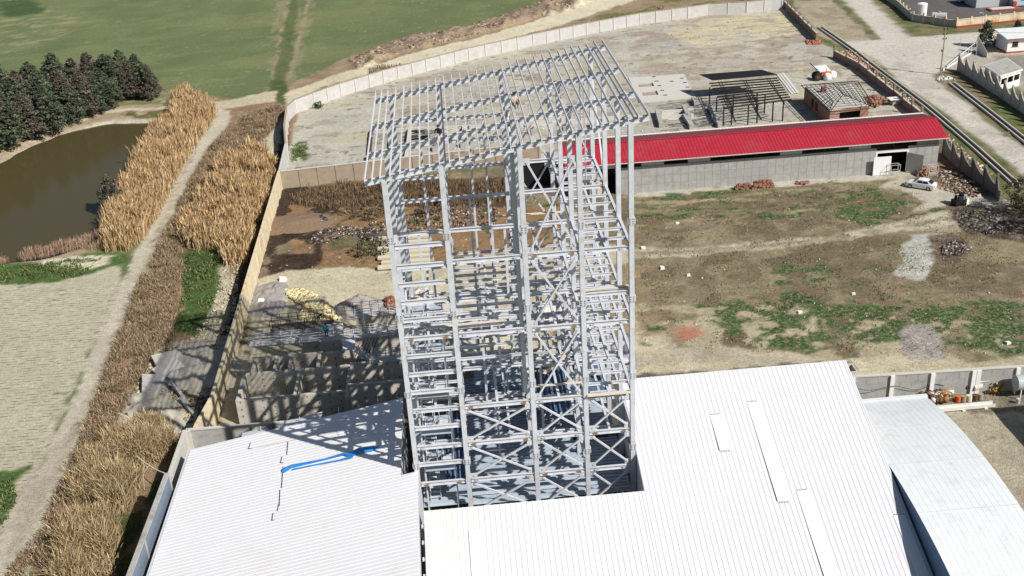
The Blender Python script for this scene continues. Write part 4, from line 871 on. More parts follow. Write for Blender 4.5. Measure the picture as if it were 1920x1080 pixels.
fr = [(e1, e2), (e2, e3), (e3, e4), (e4, e1), (r1, r2), (e1, r1), (e2, r1), (e3, r2), (e4, r2)]
for a, b in fr: MB().bar(a, b, .1).build('hip_rafter', M['steel_black'], ht)
for k in range(1, 7):
    t_ = k/7
    for A, B_, Q in ((e1, r1, (e4, r2)), (e2, r1, (e3, r2))):
        p = lerp(A, B_, t_); q = lerp(Q[0], Q[1], t_); MB().bar(p, q, .06).build('batten', M['steel_black'], ht)
    p = lerp(e1, r1, t_); q = lerp(e2, r1, t_); MB().bar(p, q, .06).build('batten', M['steel_black'], ht); p = lerp(e4, r2, t_); q = lerp(e3, r2, t_); MB().bar(p, q, .06).build('batten', M['steel_black'], ht)
for k in range(1, 9):
    t_ = k/9; rp = lerp(r1, r2, t_)
    for A, B_ in ((e1, e4), (e2, e3)): MB().bar(lerp(A, B_, t_), rp, .06).build('rafter', M['steel_black'], ht)
p = lerp(c1, c3, .3); MB().box(p[0]-.4, p[0]+.4, p[1]-.4, p[1]+.4, hz, hz+1.0).build('chimney', M['brick'], ht)
a, b = P(1545, 158, .9), P(1600, 150, .9); 
# ================================================================ FOUNDATIONS IN THE YARD
fb = thing('foundation_beams', (0, 185, 0), 'pale concrete foundation beams and sockets in the yard behind the tower', 'foundation')
def gb(a, b, w_=.45, h=.7, m='conc_light'): p, q = P2(*a), P2(*b); MB().bar((*p, h/2), (*q, h/2), w_, h).build('ground_beam', M[m], fb)
gb((700, 250), (960, 238)); gb((960, 238), (1200, 222)); gb((735, 262), (730, 312)); gb((700, 312), (1040, 296)); gb((768, 248), (760, 312)); gb((870, 243), (868, 262)); gb((1240, 215), (1300, 210)); gb((1230, 226), (1300, 220))
for u, v, hh in ((745, 268, 2.6), (752, 290, 2.2), (812, 262, 2.0), (816, 282, 1.6), (870, 255, 1.4), (868, 275, 1.4), (930, 262, 1.8), (1000, 250, 1.5), (1060, 244, 1.5), (1112, 238, 1.4), (1136, 230, 1.5), (1175, 226, 1.3), (935, 290, 1.2), (700, 262, 1.6), (697, 300, 2.0)):
    p = P(u, v); MB().box(p[0]-.45, p[0]+.45, p[1]-.7, p[1]+.7, -.1, hh*.55).build('footing', M['conc'], fb)
    MB().box(p[0]-.2, p[0]+.2, p[1]-.2, p[1]+.2, hh*.55, hh*.55+.4).build('column_stub', M['conc_dark'], fb)
# casting slab with two rectangular pits
sbp = thing('casting_slab', (38, 190, 0), 'white concrete casting slab with two rectangular pits behind the red roof', 'slab')
zt = .3
A_, B2_, C2_, D_ = P2(1178, 148), P2(1282, 141), P2(1304, 184), P2(1200, 193)
def bil(s, t_): return tuple((A_[i]*(1-s)+B2_[i]*s)*(1-t_)+(D_[i]*(1-s)+C2_[i]*s)*t_ for i in range(2))
ss = [0, .10, .38, 1]; tt = [0, .28, .44, .62, .80, 1]
for i in range(3):
    for j in range(5):
        if i == 1 and j in (1, 3): continue
        MB().slab([bil(ss[i], tt[j]), bil(ss[i+1], tt[j]), bil(ss[i+1], tt[j+1]), bil(ss[i], tt[j+1])], -.1, zt+.001*((i+j) % 2)).build('slab_bay', M['conc_light'], sbp)
for j in (1, 3): MB().slab([bil(.10, tt[j]), bil(.38, tt[j]), bil(.38, tt[j+1]), bil(.10, tt[j+1])], .02, .045).build('pit_floor', M['tan'], sbp)
for s, t_ in ((.45, .05), (.46, .25), (.47, .45), (.48, .65), (.49, .85), (.93, .2), (.94, .4), (.95, .6), (.93, .8), (.72, .3)):
    p = bil(s, t_); MB().box(p[0]-.35, p[0]+.35, p[1]-.12, p[1]+.12, zt+.002, zt+.1).build('anchor_slot', M['dark'], sbp)
# fallen columns, moulds between the slab and the canopy
for k, (u0, v0, u1, v1) in enumerate(((1232, 213, 1240, 240), (1282, 205, 1292, 225), (1284, 222, 1297, 243), (1330, 205, 1345, 226), (1338, 224, 1350, 240), (1300, 190, 1306, 200))):
    p, q = P2(u0, v0), P2(u1, v1); MB().bar((*p, .45), (*q, .45), .8, .9).build('precast_mould', M['conc'], label=['grey precast block with dark side nearest the tower', 'upper dark sided block in the middle pair', 'lower dark sided block in the middle pair', 'upper dark sided block beside the canopy posts', 'lower dark sided block beside the canopy posts', 'small block at the corner of the casting slab'][k], cat='concrete block', group='precast blocks behind the red roof')
def rods(name, label, q, n, seed, m):
    r = random.Random(seed); mb = MB()
    for _ in range(n):
        s, t_ = r.random(), r.random(); p = lerp(lerp((*P2(*q[0]), .1), (*P2(*q[1]), .1), s), lerp((*P2(*q[3]), .1), (*P2(*q[2]), .1), s), t_)
        an = r.gauss(0.05, .12); L = r.uniform(1.2, 3.2); mb.bar((p[0]-L*math.cos(an), p[1]-L*math.sin(an), .06+r.random()*.4), (p[0]+L*math.cos(an), p[1]+L*math.sin(an), .06+r.random()*.4), .06)
    o = mb.build(name, m); tag(o, label, 'rods', kind='stuff'); return o
rods('reinforcing_rods', 'loose reinforcing rods lying between precast blocks', [(1245, 196), (1345, 190), (1362, 238), (1262, 245)], 60, 3, M['steel_dark'])
rods('scrap_rods', 'thin dark rods scattered round the tower foundations', [(775, 245), (810, 244), (810, 262), (775, 264)], 26, 5, M['steel_black'])
rd1 = MB(); 
for k in range(5): p, q = P(694+k*1.5, 248), P(690+k*1.5, 292); rd1.bar((p[0], p[1], .3+.1*k), (q[0], q[1], .3+.1*k), .22, .22)
rd1.build('rusty_beam_pile', M['rust'], label='pile of rusty steel beams at the left edge of the yard frame', cat='steel beams')
# ================================================================ CONCRETE BASINS
tk = thing('concrete_basins', (-16, 102, 0), 'grey concrete treatment basins with divider walls beside the left white roof', 'basin')
cm_ = M['basin']; tz = 3.0
def bw(xa, xb, ya, yb, z1=tz, z0=-1.0, m=cm_): return MB().box(xa, xb, ya, yb, z0, z1).build('basin_wall', m, tk)
def tie_holes(xa, xb, y, z0, z1, sx=1.15, sz=.85):
    mb = MB()
    for x in np.arange(xa+.5, xb-.2, sx):
        for z in np.arange(z0+.4, z1-.2, sz):
            if random.random() < .85: mb.box(x-.06, x+.06, y-.012, y-.002, z-.07, z+.07)
    if mb.v: o = mb.build('tie_holes', M['dark'], tk); o['kind'] = 'stuff'
tz = 4.4
yl = lambda u, v: P(u, v, tz)[1]
X0, X1 = P(437, 730, tz)[0], P(652, 712, tz)[0]
F0, F1, F2 = yl(545, 721), yl(550, 674), yl(560, 645)
bw(X0, X1, F0, F0+.4); tie_holes(X0, X1, F0, -.2, tz)
xd = P(553, 700, tz)[0]
bw(X0, X0+.4, F0+.4, F1); bw(X1-.4, X1, F0+.4, F1); bw(xd-.17, xd+.17, F0+.4, F1); bw(X0+.3, X1, F1, F1+.4); tie_holes(X0+.4, X1-.4, F1, .2, tz)
xa, xb_, xc_ = P(471, 668, tz)[0], P(512, 665, tz)[0], P(540, 662, tz)[0]; xd2 = P(594, 655, tz)[0]
for q in (xa, xb_, xc_, xd2): bw(q-.17, q+.17, F1+.4, F2)
bw(X0+.5, X1, F2, F2+.4); tie_holes(xd2, X1, F2, .2, tz)
MB().box(X0+.4, X1, F0+.4, F2, -.9, -.8).build('basin_floor', M['conc_dark'], tk)
TL = [yl(700, 719), yl(700, 680), yl(700, 631), yl(700, 593)]
for k, ya in enumerate(TL): bw(X1+.05, -1.0, ya, ya+.4, tz+.002*k); tie_holes(X1, -1.0, ya, -.2 if k == 0 else .3, tz)
MB().box(X1, -1.0, TL[0]+.4, TL[3], .1, .2).build('basin_floor', M['conc'], tk)
bw(X1-.45, X1-.02, F2+.45, TL[3]+.4); bw(X1-.42, X1-.03, TL[0], F0-.02) if TL[0] < F0 else None
def rail(a, b, h=1.0, n=8, m=M['steel'], posts=True):
    mb = MB()
    for k in (.35, .68, 1.0): mb.tube((a[0], a[1], a[2]+h*k), (b[0], b[1], b[2]+h*k), .03, 4)
    for k in range(n+1): p = lerp(a, b, k/n); mb.tube(p, (p[0], p[1], p[2]+h), .035, 4)
    return mb.build('railing', m, tk)
for xa, xb, ya, z in ((X0+.4, X1+.2, F2+.2, tz), (X1, -3, TL[2]-.1, tz), (X1+2.4, -3, TL[1]-.1, tz), (X1, -3, TL[3]-.1, tz)):
    MB().box(xa, xb, ya, ya+1.1, z+.02, z+.10).build('walkway', M['conc_light'], tk); rail((xa, ya+.05, z+.1), (xb, ya+.05, z+.1), n=10); rail((xa, ya+1.05, z+.1), (xb, ya+1.05, z+.1), n=10)
a, b = P(508, 624, 2.6), P(622, 612, 2.6); rail(a, b, 1.5, 7, M['rust']); rail((a[0], a[1]+1.6, a[2]), (b[0], b[1]+1.6, b[2]), 1.5, 7, M['rust']); MB().box(a[0]-.1, b[0]+.1, a[1]-.1, b[1]+1.8, 2.3, 2.58).build('formwork_deck', M['conc_dark'], tk)
a, b = P(632, 592, 2.0), P(742, 580, 2.0); rail(a, b, 1.5, 7, M['rust'])
q = P(655, 640, tz); LX, LY = q[0], TL[2]-.6
MB().box(LX-.6, LX+.7, LY-2.3, LY+.4, tz+.12, tz+.2).build('landing', M['steel'], tk)
mb = MB()
for k in range(10): mb.box(LX+.75+k*.34, LX+1.05+k*.34, LY-2.3, LY-1.3, tz-.1-k*.36, tz-.04-k*.36)
mb.bar((LX+.7, LY-2.3, tz), (LX+4.0, LY-2.3, tz-3.5), .05, .2).bar((LX+.7, LY-1.3, tz), (LX+4.0, LY-1.3, tz-3.5), .05, .2); mb.build('stair_flight', M['steel'], tk)
rail((LX+.7, LY-2.3, tz), (LX+4.0, LY-2.3, tz-3.5), 1.0, 6)
mb = MB()
for k in range(5): mb.bar((xd2+3.4+k*.35, F1+1.2, 1.0), (xd2+5.2+k*.35, F2-.3, tz+.1), .06)
mb.build('prop_bars', M['steel_black'], tk)
for k in range(4): MB().box(X0+1.0, X1-2, F2+.5+k*.25, F2+.56+k*.25, tz+.15+k*.24, tz+.19+k*.24).build('pipe_rail', M['steel'], tk)
# scaffold deck boards and pipes at the far edge
pq = P(625, 640, tz); MB().box(pq[0]-1.6, pq[0]+.6, F2+1.6, F2+5.6, 0, 3.6).build('pump_house', M['conc_light'], tk); rail((pq[0]-1.6, F2+1.7, 3.6), (pq[0]+.6, F2+1.7, 3.6), 1.1, 4, M['white'])
# ================================================================ VEGETATION
WPX = [(0, 298), (100, 249), (200, 225), (290, 224)]
def scatter(polypx, n, seed, z=0):
    pts = [P2(*q, z) for q in polypx]; a = np.array(pts); r = np.random.default_rng(seed); out = np.zeros((0, 2))
    while len(out) < n:
        q = r.uniform(a.min(0), a.max(0), (n*2, 2)); out = np.r_[out, q[inpoly(q[:, 0], q[:, 1], pts)]]
    return out[:n]
def blades(name, label, polys, hgt, wid, cols, seed, lean=.25, ns=None, plume=0.0, clump=(3, .35), z0=0.0, bushy=.0):
    """thousands of stalks as bent strips; cols: list of sRGB"""
    r = np.random.default_rng(seed); Q = np.concatenate([scatter(p, n, seed+k) for k, (p, n) in enumerate(polys)])
    f = fbm(Q[:, 0], Q[:, 1], clump[0], seed, 4); keep = f > clump[1]; Q = Q[keep]; f = f[keep]; n = len(Q)
    Q = Q+r.normal(0, 1, Q.shape)*(.12+.10*hgt)
    g_ = vnoise(Q[:, 0], Q[:, 1], 1.3, seed+5); hh = hgt*(.35+.55*(f-f.min())/(np.ptp(f)+1e-6)+.45*g_)*r.uniform(.5, 1.15, n); ww = wid*r.uniform(.6, 1.4, n)
    az = r.uniform(0, 2*PI, n); ld = r.normal(0, 1, (n, 2))*lean*hh[:, None]*.5+np.array([.05, .03])*hh[:, None]
    fx = np.stack([np.cos(az), np.sin(az)], 1)*ww[:, None]*.5
    V = []; tt_ = [(0, .8), (.5, 1.0), (.82, 1.2+plume), (1.0, .15)]
    for t_, k in tt_:
        c = Q+ld*(t_**1.7); z = hh*t_+z0
        V.append(np.c_[c-fx*k, z]); V.append(np.c_[c+fx*k, z])
    V = np.stack(V, 1).reshape(-1, 3)   # 8 verts a stalk
    b = np.arange(n)[:, None]*8; F_ = np.concatenate([b+np.array([[0, 1, 3, 2]]), b+np.array([[2, 3, 5, 4]]), b+np.array([[4, 5, 7, 6]])])
    cc = np.array([srgb(*c, .95) for c in cols]); ci = cc[r.integers(0, len(cc), n)]*r.uniform(.75, 1.25, (n, 1))
    C = np.repeat(ci, 8, 0)
    me = tris_mesh(name, V, F_, C, M['blades']); o = bpy.data.objects.new(name, me); COL.objects.link(o); tag(o, label, 'reeds', kind='stuff'); return o
R1 = [(330, 190), (352, 180), (385, 196), (400, 222), (362, 272), (338, 312), (314, 360), (290, 410), (258, 455), (240, 470), (205, 472), (196, 445), (205, 420), (240, 340), (290, 262), (318, 225)]
straw = [(200, 172, 130), (182, 152, 112), (212, 186, 146), (160, 132, 96), (190, 162, 122)]
blades('reed_bed', 'tall straw coloured reed bed between the pond and the dirt track', [(R1, 46000)], 3.3, .075, straw, 3, lean=.32, plume=.5, clump=(2.2, .30))
R2 = [(395, 350), (430, 300), (470, 290), (508, 305), (520, 330), (505, 380), (480, 440), (455, 495), (430, 500), (405, 460), (385, 470), (350, 462), (345, 430), (372, 400)]
blades('reed_clump', 'tall straw coloured reeds between the track and the cream wall', [(R2, 34000)], 3.2, .075, straw, 5, lean=.34, plume=.5, clump=(2.5, .40))
R3 = [(165, 870), (205, 822), (262, 822), (292, 850), (262, 900), (236, 950), (212, 1000), (205, 1100), (150, 1110), (100, 1100), (125, 1000), (140, 930)]
R4 = [(262, 800), (312, 800), (322, 830), (310, 868), (280, 860)]
blades('reed_thicket', 'leaning yellow reeds and canes below the left white roof', [(R3, 38000), (R4, 5600)], 2.5, .045, [(196, 172, 134), (176, 152, 116), (150, 140, 100), (206, 182, 146), (140, 122, 94)], 7, lean=.6, clump=(2.0, .40))
br = [(186, 160, 136), (168, 142, 120), (184, 160, 132), (132, 120, 90), (160, 136, 112), (108, 94, 76), (120, 116, 78)]
B1 = [(434, 250), (470, 212), (525, 200), (535, 205), (515, 240), (440, 320), (395, 345), (372, 400), (345, 460), (330, 500), (345, 470), (325, 600), (322, 640), (290, 660), (262, 720), (225, 780), (160, 850), (120, 930), (90, 1060), (40, 1120), (-20, 1120), (75, 1010), (142, 855), (200, 705), (238, 605), (265, 525), (305, 455), (330, 402), (356, 348), (390, 286), (430, 242)]
blades('brown_brush', 'reddish brown dead brush filling the strip along the dirt track', [(B1, 90000)], 1.0, .045, br, 9, lean=.8, clump=(2.2, .36))
B2 = [(540, 352), (960, 332), (960, 385), (620, 392), (545, 385)]
blades('dry_weeds', 'dark dry weeds along the foot of the tan cross wall', [(B2, 14000)], 1.2, .055, [(126, 106, 84), (148, 124, 98), (98, 82, 66)], 11, lean=.4, clump=(3, .42))
B3 = [(0, 486), (80, 474), (150, 452), (195, 436), (205, 470), (150, 468), (80, 484), (0, 496), (-40, 500), (-40, 490)]
blades('pond_edge_reeds', 'thin pinkish dry reeds along the near edge of the pond', [(B3, 4200)], 1.5, .035, [(170, 142, 122), (150, 122, 102), (190, 164, 140)], 13, lean=.3, clump=(2, .40))
B4 = [(690, 130), (800, 118), (1000, 72), (1240, 12), (1250, 22), (1000, 84), (800, 130), (700, 152)]
blades('ditch_reeds', 'low brown reeds along the ditch outside the far wall', [(B4, 5200)], .9, .12, [(140, 118, 94), (120, 100, 78), (164, 142, 116)], 15, lean=.4, clump=(6, .47))
B5 = [(1200, 372), (1640, 345), (1760, 350), (1900, 420), (1930, 660), (1700, 660), (1330, 660), (1200, 600)]
blades('rough_grass', 'short dry grass tufts over the waste ground right of the tower', [(B5, 16000)], .28, .08, [(134, 122, 90), (96, 104, 60), (150, 134, 104), (72, 92, 48)], 17, lean=.7, clump=(2.2, .48))
B6 = [(345, 478), (425, 470), (410, 545), (372, 624), (326, 618), (345, 545)]
B7 = [(0, 500), (190, 484), (150, 520), (0, 530)]
blades('green_weeds', 'bright green weeds beside the track and below the pond', [(B6, 4200), (B7, 2200), ([(0, 890), (46, 880), (20, 960), (0, 990)], 1200), ([(545, 272), (572, 266), (578, 296), (550, 304)], 500)], .45, .12, [(78, 102, 56), (98, 112, 66), (66, 90, 50), (128, 126, 88)], 19, lean=.8, clump=(1.6, .45))
# ---- trees: tapered trunk with limbs, crown of leaf-sized faces gathered in clumps
def crown_mesh(name, H_, R_, seed, cols, nclump=260, per=30, conif=True, leaf=.17):
    r = np.random.default_rng(seed); pts = []; C = []
    for _ in range(nclump):
        t_ = r.random()**.8; z = H_*(.10+.90*t_)
        prof = (1-t_**1.7)**.8*(.6+.4*min(1, t_*5+.3)) if conif else math.sqrt(max(0, 1-(2*t_-1)**2))
        rad = R_*prof*(.40+.75*math.sqrt(r.random())); a = r.uniform(0, 2*PI)
        rad *= .55+.9*vnoise(np.array([a*1.3+seed]), np.array([z*.6]), 1.0, seed)[0]; z += r.normal(0, .25)
        c = np.array([rad*math.cos(a), rad*math.sin(a), z]); sz = r.uniform(.22, .55)*(.6+.5*(1-t_))
        q = c+r.normal(0, 1, (per, 3))*np.array([sz, sz, sz*.8])*.62; pts.append(q)
        col = np.array(cols[r.integers(len(cols))])*r.uniform(.7, 1.3); C.append(np.repeat(col[None], per, 0)*r.uniform(.8, 1.2, (per, 1)))
    q = np.concatenate(pts); C = np.concatenate(C); n = len(q)
    a = r.normal(0, 1, (n, 3)); a /= np.linalg.norm(a, axis=1)[:, None]; b = np.cross(a, r.normal(0, 1, (n, 3))); b /= np.linalg.norm(b, axis=1)[:, None]
    s = leaf*r.uniform(.6, 1.4, (n, 1)); V = np.stack([q-a*s, q+b*s*.6, q+a*s, q-b*s*.6], 1).reshape(-1, 3)
    return tris_mesh(name, V, np.arange(n*4).reshape(n, 4), np.repeat(C, 4, 0), M['leaf'])
def trunk_mesh(H_, R_, seed):
    r = random.Random(seed); mb = MB(); p = Vector((0, 0, -.2)); rad = .16
    for k in range(5):
        q = Vector((r.uniform(-.12, .12), r.uniform(-.12, .12), H_*(k+1)/5*.93)); mb.tube(p, q, rad, 7, r2=rad*.72); p = q; rad *= .72
    for k in range(14):
        z = H_*(.15+.7*k/14); a = k*2.4; L = R_*.75*(1-k/16); mb.tube((0, 0, z), (L*math.cos(a), L*math.sin(a), z+L*.45), .045, 4, r2=.015)
    return mb.mesh('trunk', M['trunk'])
g1 = [(.078, .10, .062), (.10, .118, .072), (.062, .078, .052), (.12, .132, .082)]; g2 = [(.13, .11, .085), (.105, .09, .075), (.15, .125, .095), (.09, .10, .068)]; g3 = [(.15, .16, .08), (.115, .13, .075), (.09, .11, .065)]
VAR = []
for k, (cs, H_, R_) in enumerate(((g1, 9.5, 2.1), (g2, 8.8, 2.0), (g1, 8.4, 2.4), (g3, 9.0, 2.0))):
    VAR.append((crown_mesh('crown', H_, R_, 40+k, cs, 300, 34), trunk_mesh(H_, R_, 50+k)))
TR = [(20, 232, 1.1), (75, 215, 1.1), (118, 205, 1.05), (150, 196, .95), (178, 188, .98), (210, 184, .95), (238, 180, .92), (266, 182, .82), (286, 186, .68),
      (0, 262, 1.1), (45, 248, 1.1), (92, 238, 1.02), (128, 228, 1.0), (164, 218, .92), (198, 205, .86), (-25, 285, 1.1), (22, 278, 1.0), (60, 262, .92), (98, 250, .86), (-45, 240, 1.1), (140, 232, .75)]
names = ['far left corner of the row', 'second from the left at the back', 'third from the left at the back', 'in the dip at the middle of the row', 'just right of the dip', 'highest pointed one of the right half', 'second from the right end at the back', 'next to the last at the right end', 'last and smallest, brownish, at the right end']
tdesc = ['tallest dark evergreen at the back left corner of the tree row', 'dark evergreen at the back, pointed top, second from the left corner', 'dark evergreen in the back row with the highest leafy top left of the dip', 'dark evergreen in the dip of the tree row', 'dark brownish evergreen just right of the dip in the row', 'highest pointed evergreen in the right half of the row', 'dark evergreen left of the gap near the right end of the row', 'rounded evergreen, next to last at the right end of the row', 'small brownish evergreen at the right end of the tree row',
         'dark evergreen at the left frame edge, middle rank', 'evergreen left of centre in the middle rank', 'evergreen at the centre of the middle rank above the pond bank', 'evergreen right of centre in the middle rank', 'brownish evergreen towards the right of the middle rank', 'evergreen closing the middle rank near the bank path', 'front rank evergreen cut by the left frame edge', 'front rank evergreen nearest the pond at the left', 'second front rank evergreen above the pond bank', 'third front rank evergreen above the pond bank', 'back evergreen partly outside the left frame edge', 'low evergreen filling the foot of the row near the bank']
for k, (u, v, s) in enumerate(TR):
    p = P(u, v); cr_, tr_ = VAR[[0, 2, 0, 1, 1, 2, 3, 0, 1][k % 9]]
    t_ = thing('evergreen_tree', p, tdesc[k], 'tree', 'evergreen trees beside the pond')
    for nm, me in (('crown', cr_), ('trunk', tr_)):
        o = bpy.data.objects.new(nm, me); COL.objects.link(o); o.parent = t_; WLOC[o.name] = p
    t_.rotation_euler[2] = k*1.7; t_.scale = (s*1.45, s*1.45, s*1.12)
def bush(name, loc, H_, R_, label, cols, seed, cat='bush', n=120, leaf=.14, conif=False, per=26):
    t_ = thing(name, loc, label, cat); o = bpy.data.objects.new('foliage', crown_mesh('foliage', H_, R_, seed, cols, n, per, conif, leaf)); COL.objects.link(o); put(o, loc, t_)
    tm = trunk_mesh(H_*.8, R_, seed+1); o = bpy.data.objects.new('stem', tm); COL.objects.link(o); put(o, loc, t_); return t_
bush('pond_bush', P(212, 392), 5.2, 1.9, 'dark round bush standing in the edge of the pond before the reeds', g2, 61, n=170, conif=True)
bush('conifer', P(1847, 88), 5.2, 2.0, 'dark spreading conifer behind the sliding gate', g1, 62, cat='tree', n=150, conif=True)
bush('conifer', P(1903, 82), 4.8, 1.3, 'narrow dark conifer beside the white gatehouse', g1, 63, cat='tree', n=110, conif=True)
bush('shrub', P(1872, 86), 1.8, 1.0, 'low shrub between the two conifers by the gate', g2, 64, n=50)
bush('bare_thicket', P(1922, 398), 5.2, 2.6, 'big brown leafless thicket at the right frame edge below the drive', [(.09, .065, .05), (.12, .09, .07), (.07, .05, .04)], 65, n=230, leaf=.1)
bush('bare_thicket', P(1948, 432), 3.6, 2.6, 'lower brown thicket in the shade at the right frame edge', [(.08, .06, .045), (.11, .08, .06)], 66, n=150, leaf=.1)
bush('wall_weed', P(598, 203), .8, .9, 'small green weed at the foot of the far wall', [(.05, .09, .03)], 67, cat='weed', n=14)
bush('brown_bush', P(700, 470), 1.1, 3.2, 'low olive bush on the rubbish ground beside the stacked boards', [(.15, .13, .08), (.11, .11, .06)], 68, n=60)
bush('brown_bush', P(700, 398), 1.1, 3.6, 'low brown bush on the rubbish ground before the weeds', [(.17, .13, .09), (.13, .11, .07)], 69, n=60)
bush('brown_bush', P(810, 400), 1.1, 3.0, 'low brown bush seen through the tower in the left bay', [(.17, .13, .09), (.13, .11, .07)], 70, n=50)
# ================================================================ HEAPS AND RUBBLE
def heap_(name, label, cat, loc, R_, H_, m, seed, el=(1, 1), rz=0, rough_=.35):
    n = 30; x, y = np.meshgrid(np.linspace(-1, 1, n), np.linspace(-1, 1, n), indexing='ij'); d = np.sqrt(x*x+y*y)
    z = H_*np.clip(1-d, 0, 1)**.85*(1+rough_*(fbm(x*3, y*3, .7, seed)-.5)*2)-.04; X = x*R_*el[0]; Y_ = y*R_*el[1]
    c, s = math.cos(rz), math.sin(rz); V = np.stack([X*c-Y_*s, X*s+Y_*c, z], -1).reshape(-1, 3)
    i_ = np.arange(n*n).reshape(n, n); F_ = np.stack([i_[:-1, :-1], i_[1:, :-1], i_[1:, 1:], i_[:-1, 1:]], -1).reshape(-1, 4)
    me = tris_mesh(name, V, F_, None, m); me.polygons.foreach_set('use_smooth', np.ones(len(F_), bool)); o = bpy.data.objects.new(name, me); COL.objects.link(o); put(o, (loc[0], loc[1], 0)); return tag(o, label, cat)
heap_('gravel_heap', 'grey gravel heap behind the basin walkway left of the tower', 'gravel heap', P(676, 580), 3.0, 2.0, M['gravel'], 1, (1.25, 1), 0, .7)
heap_('gravel_heap', 'low grey gravel spread beside the cream wall', 'gravel heap', P(508, 548), 2.4, .6, M['gravel'], 2, (1.0, 1.4), 0, 1.2)
heap_('gravel_heap', 'flat topped grey heap below the cream wall bend', 'gravel heap', P(500, 576), 2.4, .4, M['gravel'], 3, (1.1, 1.3), .4, 1.4)
heap_('sand_heap', 'pale sand heap seen through the braced bay', 'sand heap', P(1020, 588), 2.8, 1.5, M['conc_light'], 4)
heap_('soil_heap', 'brown soil heap on the rubbish ground near the cream wall', 'soil heap', P(560, 418), 4.0, .8, mat('brown_soil', (.22, .15, .10), .95, .2, 3, bump=.5, bscale=6), 5, (1.4, 1))
def chunks(name, label, cat, polypx, n, size, cols, seed, zc_=0.0, hfun=None, elong=1.0, kind='stuff'):
    r = np.random.default_rng(seed); Q = scatter(polypx, n, seed); c0 = Q.mean(0)
    V = []; F_ = []; C = []; b = 0; base = np.array([(-1, -1, -1), (1, -1, -1), (1, 1, -1), (-1, 1, -1), (-1, -1, 1), (1, -1, 1), (1, 1, 1), (-1, 1, 1)], float)
    ff = np.array([(3, 2, 1, 0), (4, 5, 6, 7), (0, 1, 5, 4), (1, 2, 6, 5), (2, 3, 7, 6), (3, 0, 4, 7)])
    for q in Q:
        s = size*r.uniform(.4, 1.3)*np.array([elong*r.uniform(.6, 1.4), r.uniform(.6, 1.2), r.uniform(.35, .9)])*.5
        a, t_ = r.uniform(0, 2*PI), r.normal(0, .4); R_ = np.array(Matrix.Rotation(a, 3, 'Z') @ Matrix.Rotation(t_, 3, 'X') @ Matrix.Rotation(r.normal(0, .3), 3, 'Y'))
        v = (base*s*r.uniform(.75, 1.1, (8, 3))) @ R_.T+np.array([q[0], q[1], (hfun(q) if hfun else 0)+s[2]*.6+zc_]); V.append(v); F_.append(ff+b); b += 8
        c = np.array(srgb(*cols[r.integers(len(cols))], .85))*r.uniform(.8, 1.15); C.append(np.repeat(c[None], 8, 0))
    me = tris_mesh(name, np.concatenate(V), np.concatenate(F_), np.clip(np.concatenate(C), 0, .85), M['bits']); o = bpy.data.objects.new(name, me); COL.objects.link(o); return tag(o, label, cat, kind=kind)
cy_ = P2(582, 572)
def mound(c, rx, ry, h): return lambda q: max(0, h*(1-math.hypot((q[0]-c[0])/rx, (q[1]-c[1])/ry)))
chunks('yellow_stone_heap', 'heap of broken yellow stone behind the basins', 'stone heap', [(535, 545), (565, 542), (590, 555), (620, 578), (655, 586), (640, 600), (590, 604), (560, 600), (568, 575), (545, 560)], 1500, .36, [(246, 232, 184), (238, 218, 162), (250, 240, 205), (226, 206, 156)], 1, hfun=mound(cy_, 6, 5, .25))
gbg = [(190, 186, 182), (80, 76, 78), (150, 145, 142), (54, 52, 54), (120, 100, 84), (108, 108, 112), (140, 112, 90), (96, 84, 72)]
chunks('rubbish_spread', 'dark and white rubbish strewn in a band across the brown ground', 'rubbish', [(580, 445), (610, 430), (650, 425), (690, 428), (720, 440), (735, 455), (690, 450), (650, 442), (620, 455), (590, 458)], 700, .28, gbg+[(90, 80, 70), (60, 55, 52)], 2)
chunks('rubbish_spread', 'rubbish scattered in the left tower bay beyond the columns', 'rubbish', [(770, 402), (830, 385), (900, 380), (935, 392), (930, 425), (860, 428), (790, 432), (700, 450), (690, 420)], 950, .28, gbg+[(90, 80, 70), (60, 55, 52), (120, 92, 72)], 3)
chunks('rubbish_spread', 'dark rubbish strip near the top of the brown ground', 'rubbish', [(565, 420), (585, 408), (608, 406), (612, 416), (590, 422)], 130, .45, gbg[1:4], 4)
chunks('scattered_litter', 'pale stones and litter scattered over the whole waste ground', 'litter', [(480, 520), (560, 400), (1000, 380), (1190, 370), (1640, 350), (1880, 420), (1920, 660), (1190, 700), (1050, 640), (760, 590), (470, 620)], 480, .15, [(215, 208, 192), (232, 228, 220), (190, 178, 156), (205, 195, 178)], 5)
chunks('scattered_litter', 'small stones scattered over the large yard', 'litter', [(560, 300), (600, 210), (1400, 30), (1560, 120), (1700, 230), (1000, 290)], 420, .22, [(225, 220, 208), (120, 110, 98), (200, 190, 170)], 6)
chunks('white_rubble', 'white rubble heap behind the stair bay', 'rubble', [(762, 552), (800, 546), (812, 560), (790, 572), (765, 568)], 260, .45, [(226, 214, 208), (236, 228, 224), (210, 190, 184)], 7, hfun=mound(P2(786, 560), 3, 2.5, .9))
chunks('track_stones', 'stones and clods in the rubble ground below the cream wall', 'stones', [(300, 650), (440, 645), (400, 790), (280, 800), (240, 760)], 1500, .3, [(176, 162, 138), (150, 138, 118), (196, 184, 160), (120, 108, 90)], 8)
chunks('track_stones', 'pale stones beside the track green strip', 'stones', [(425, 470), (455, 470), (440, 600), (420, 640), (350, 640), (395, 590)], 420, .26, [(206, 198, 172), (186, 176, 150)], 9)
chunks('burnt_rubbish', 'burnt rubbish heap beside the grey patch of rubble', 'rubbish', [(1768, 462), (1790, 452), (1812, 458), (1815, 472), (1790, 480), (1765, 476)], 260, .28, gbg, 10)
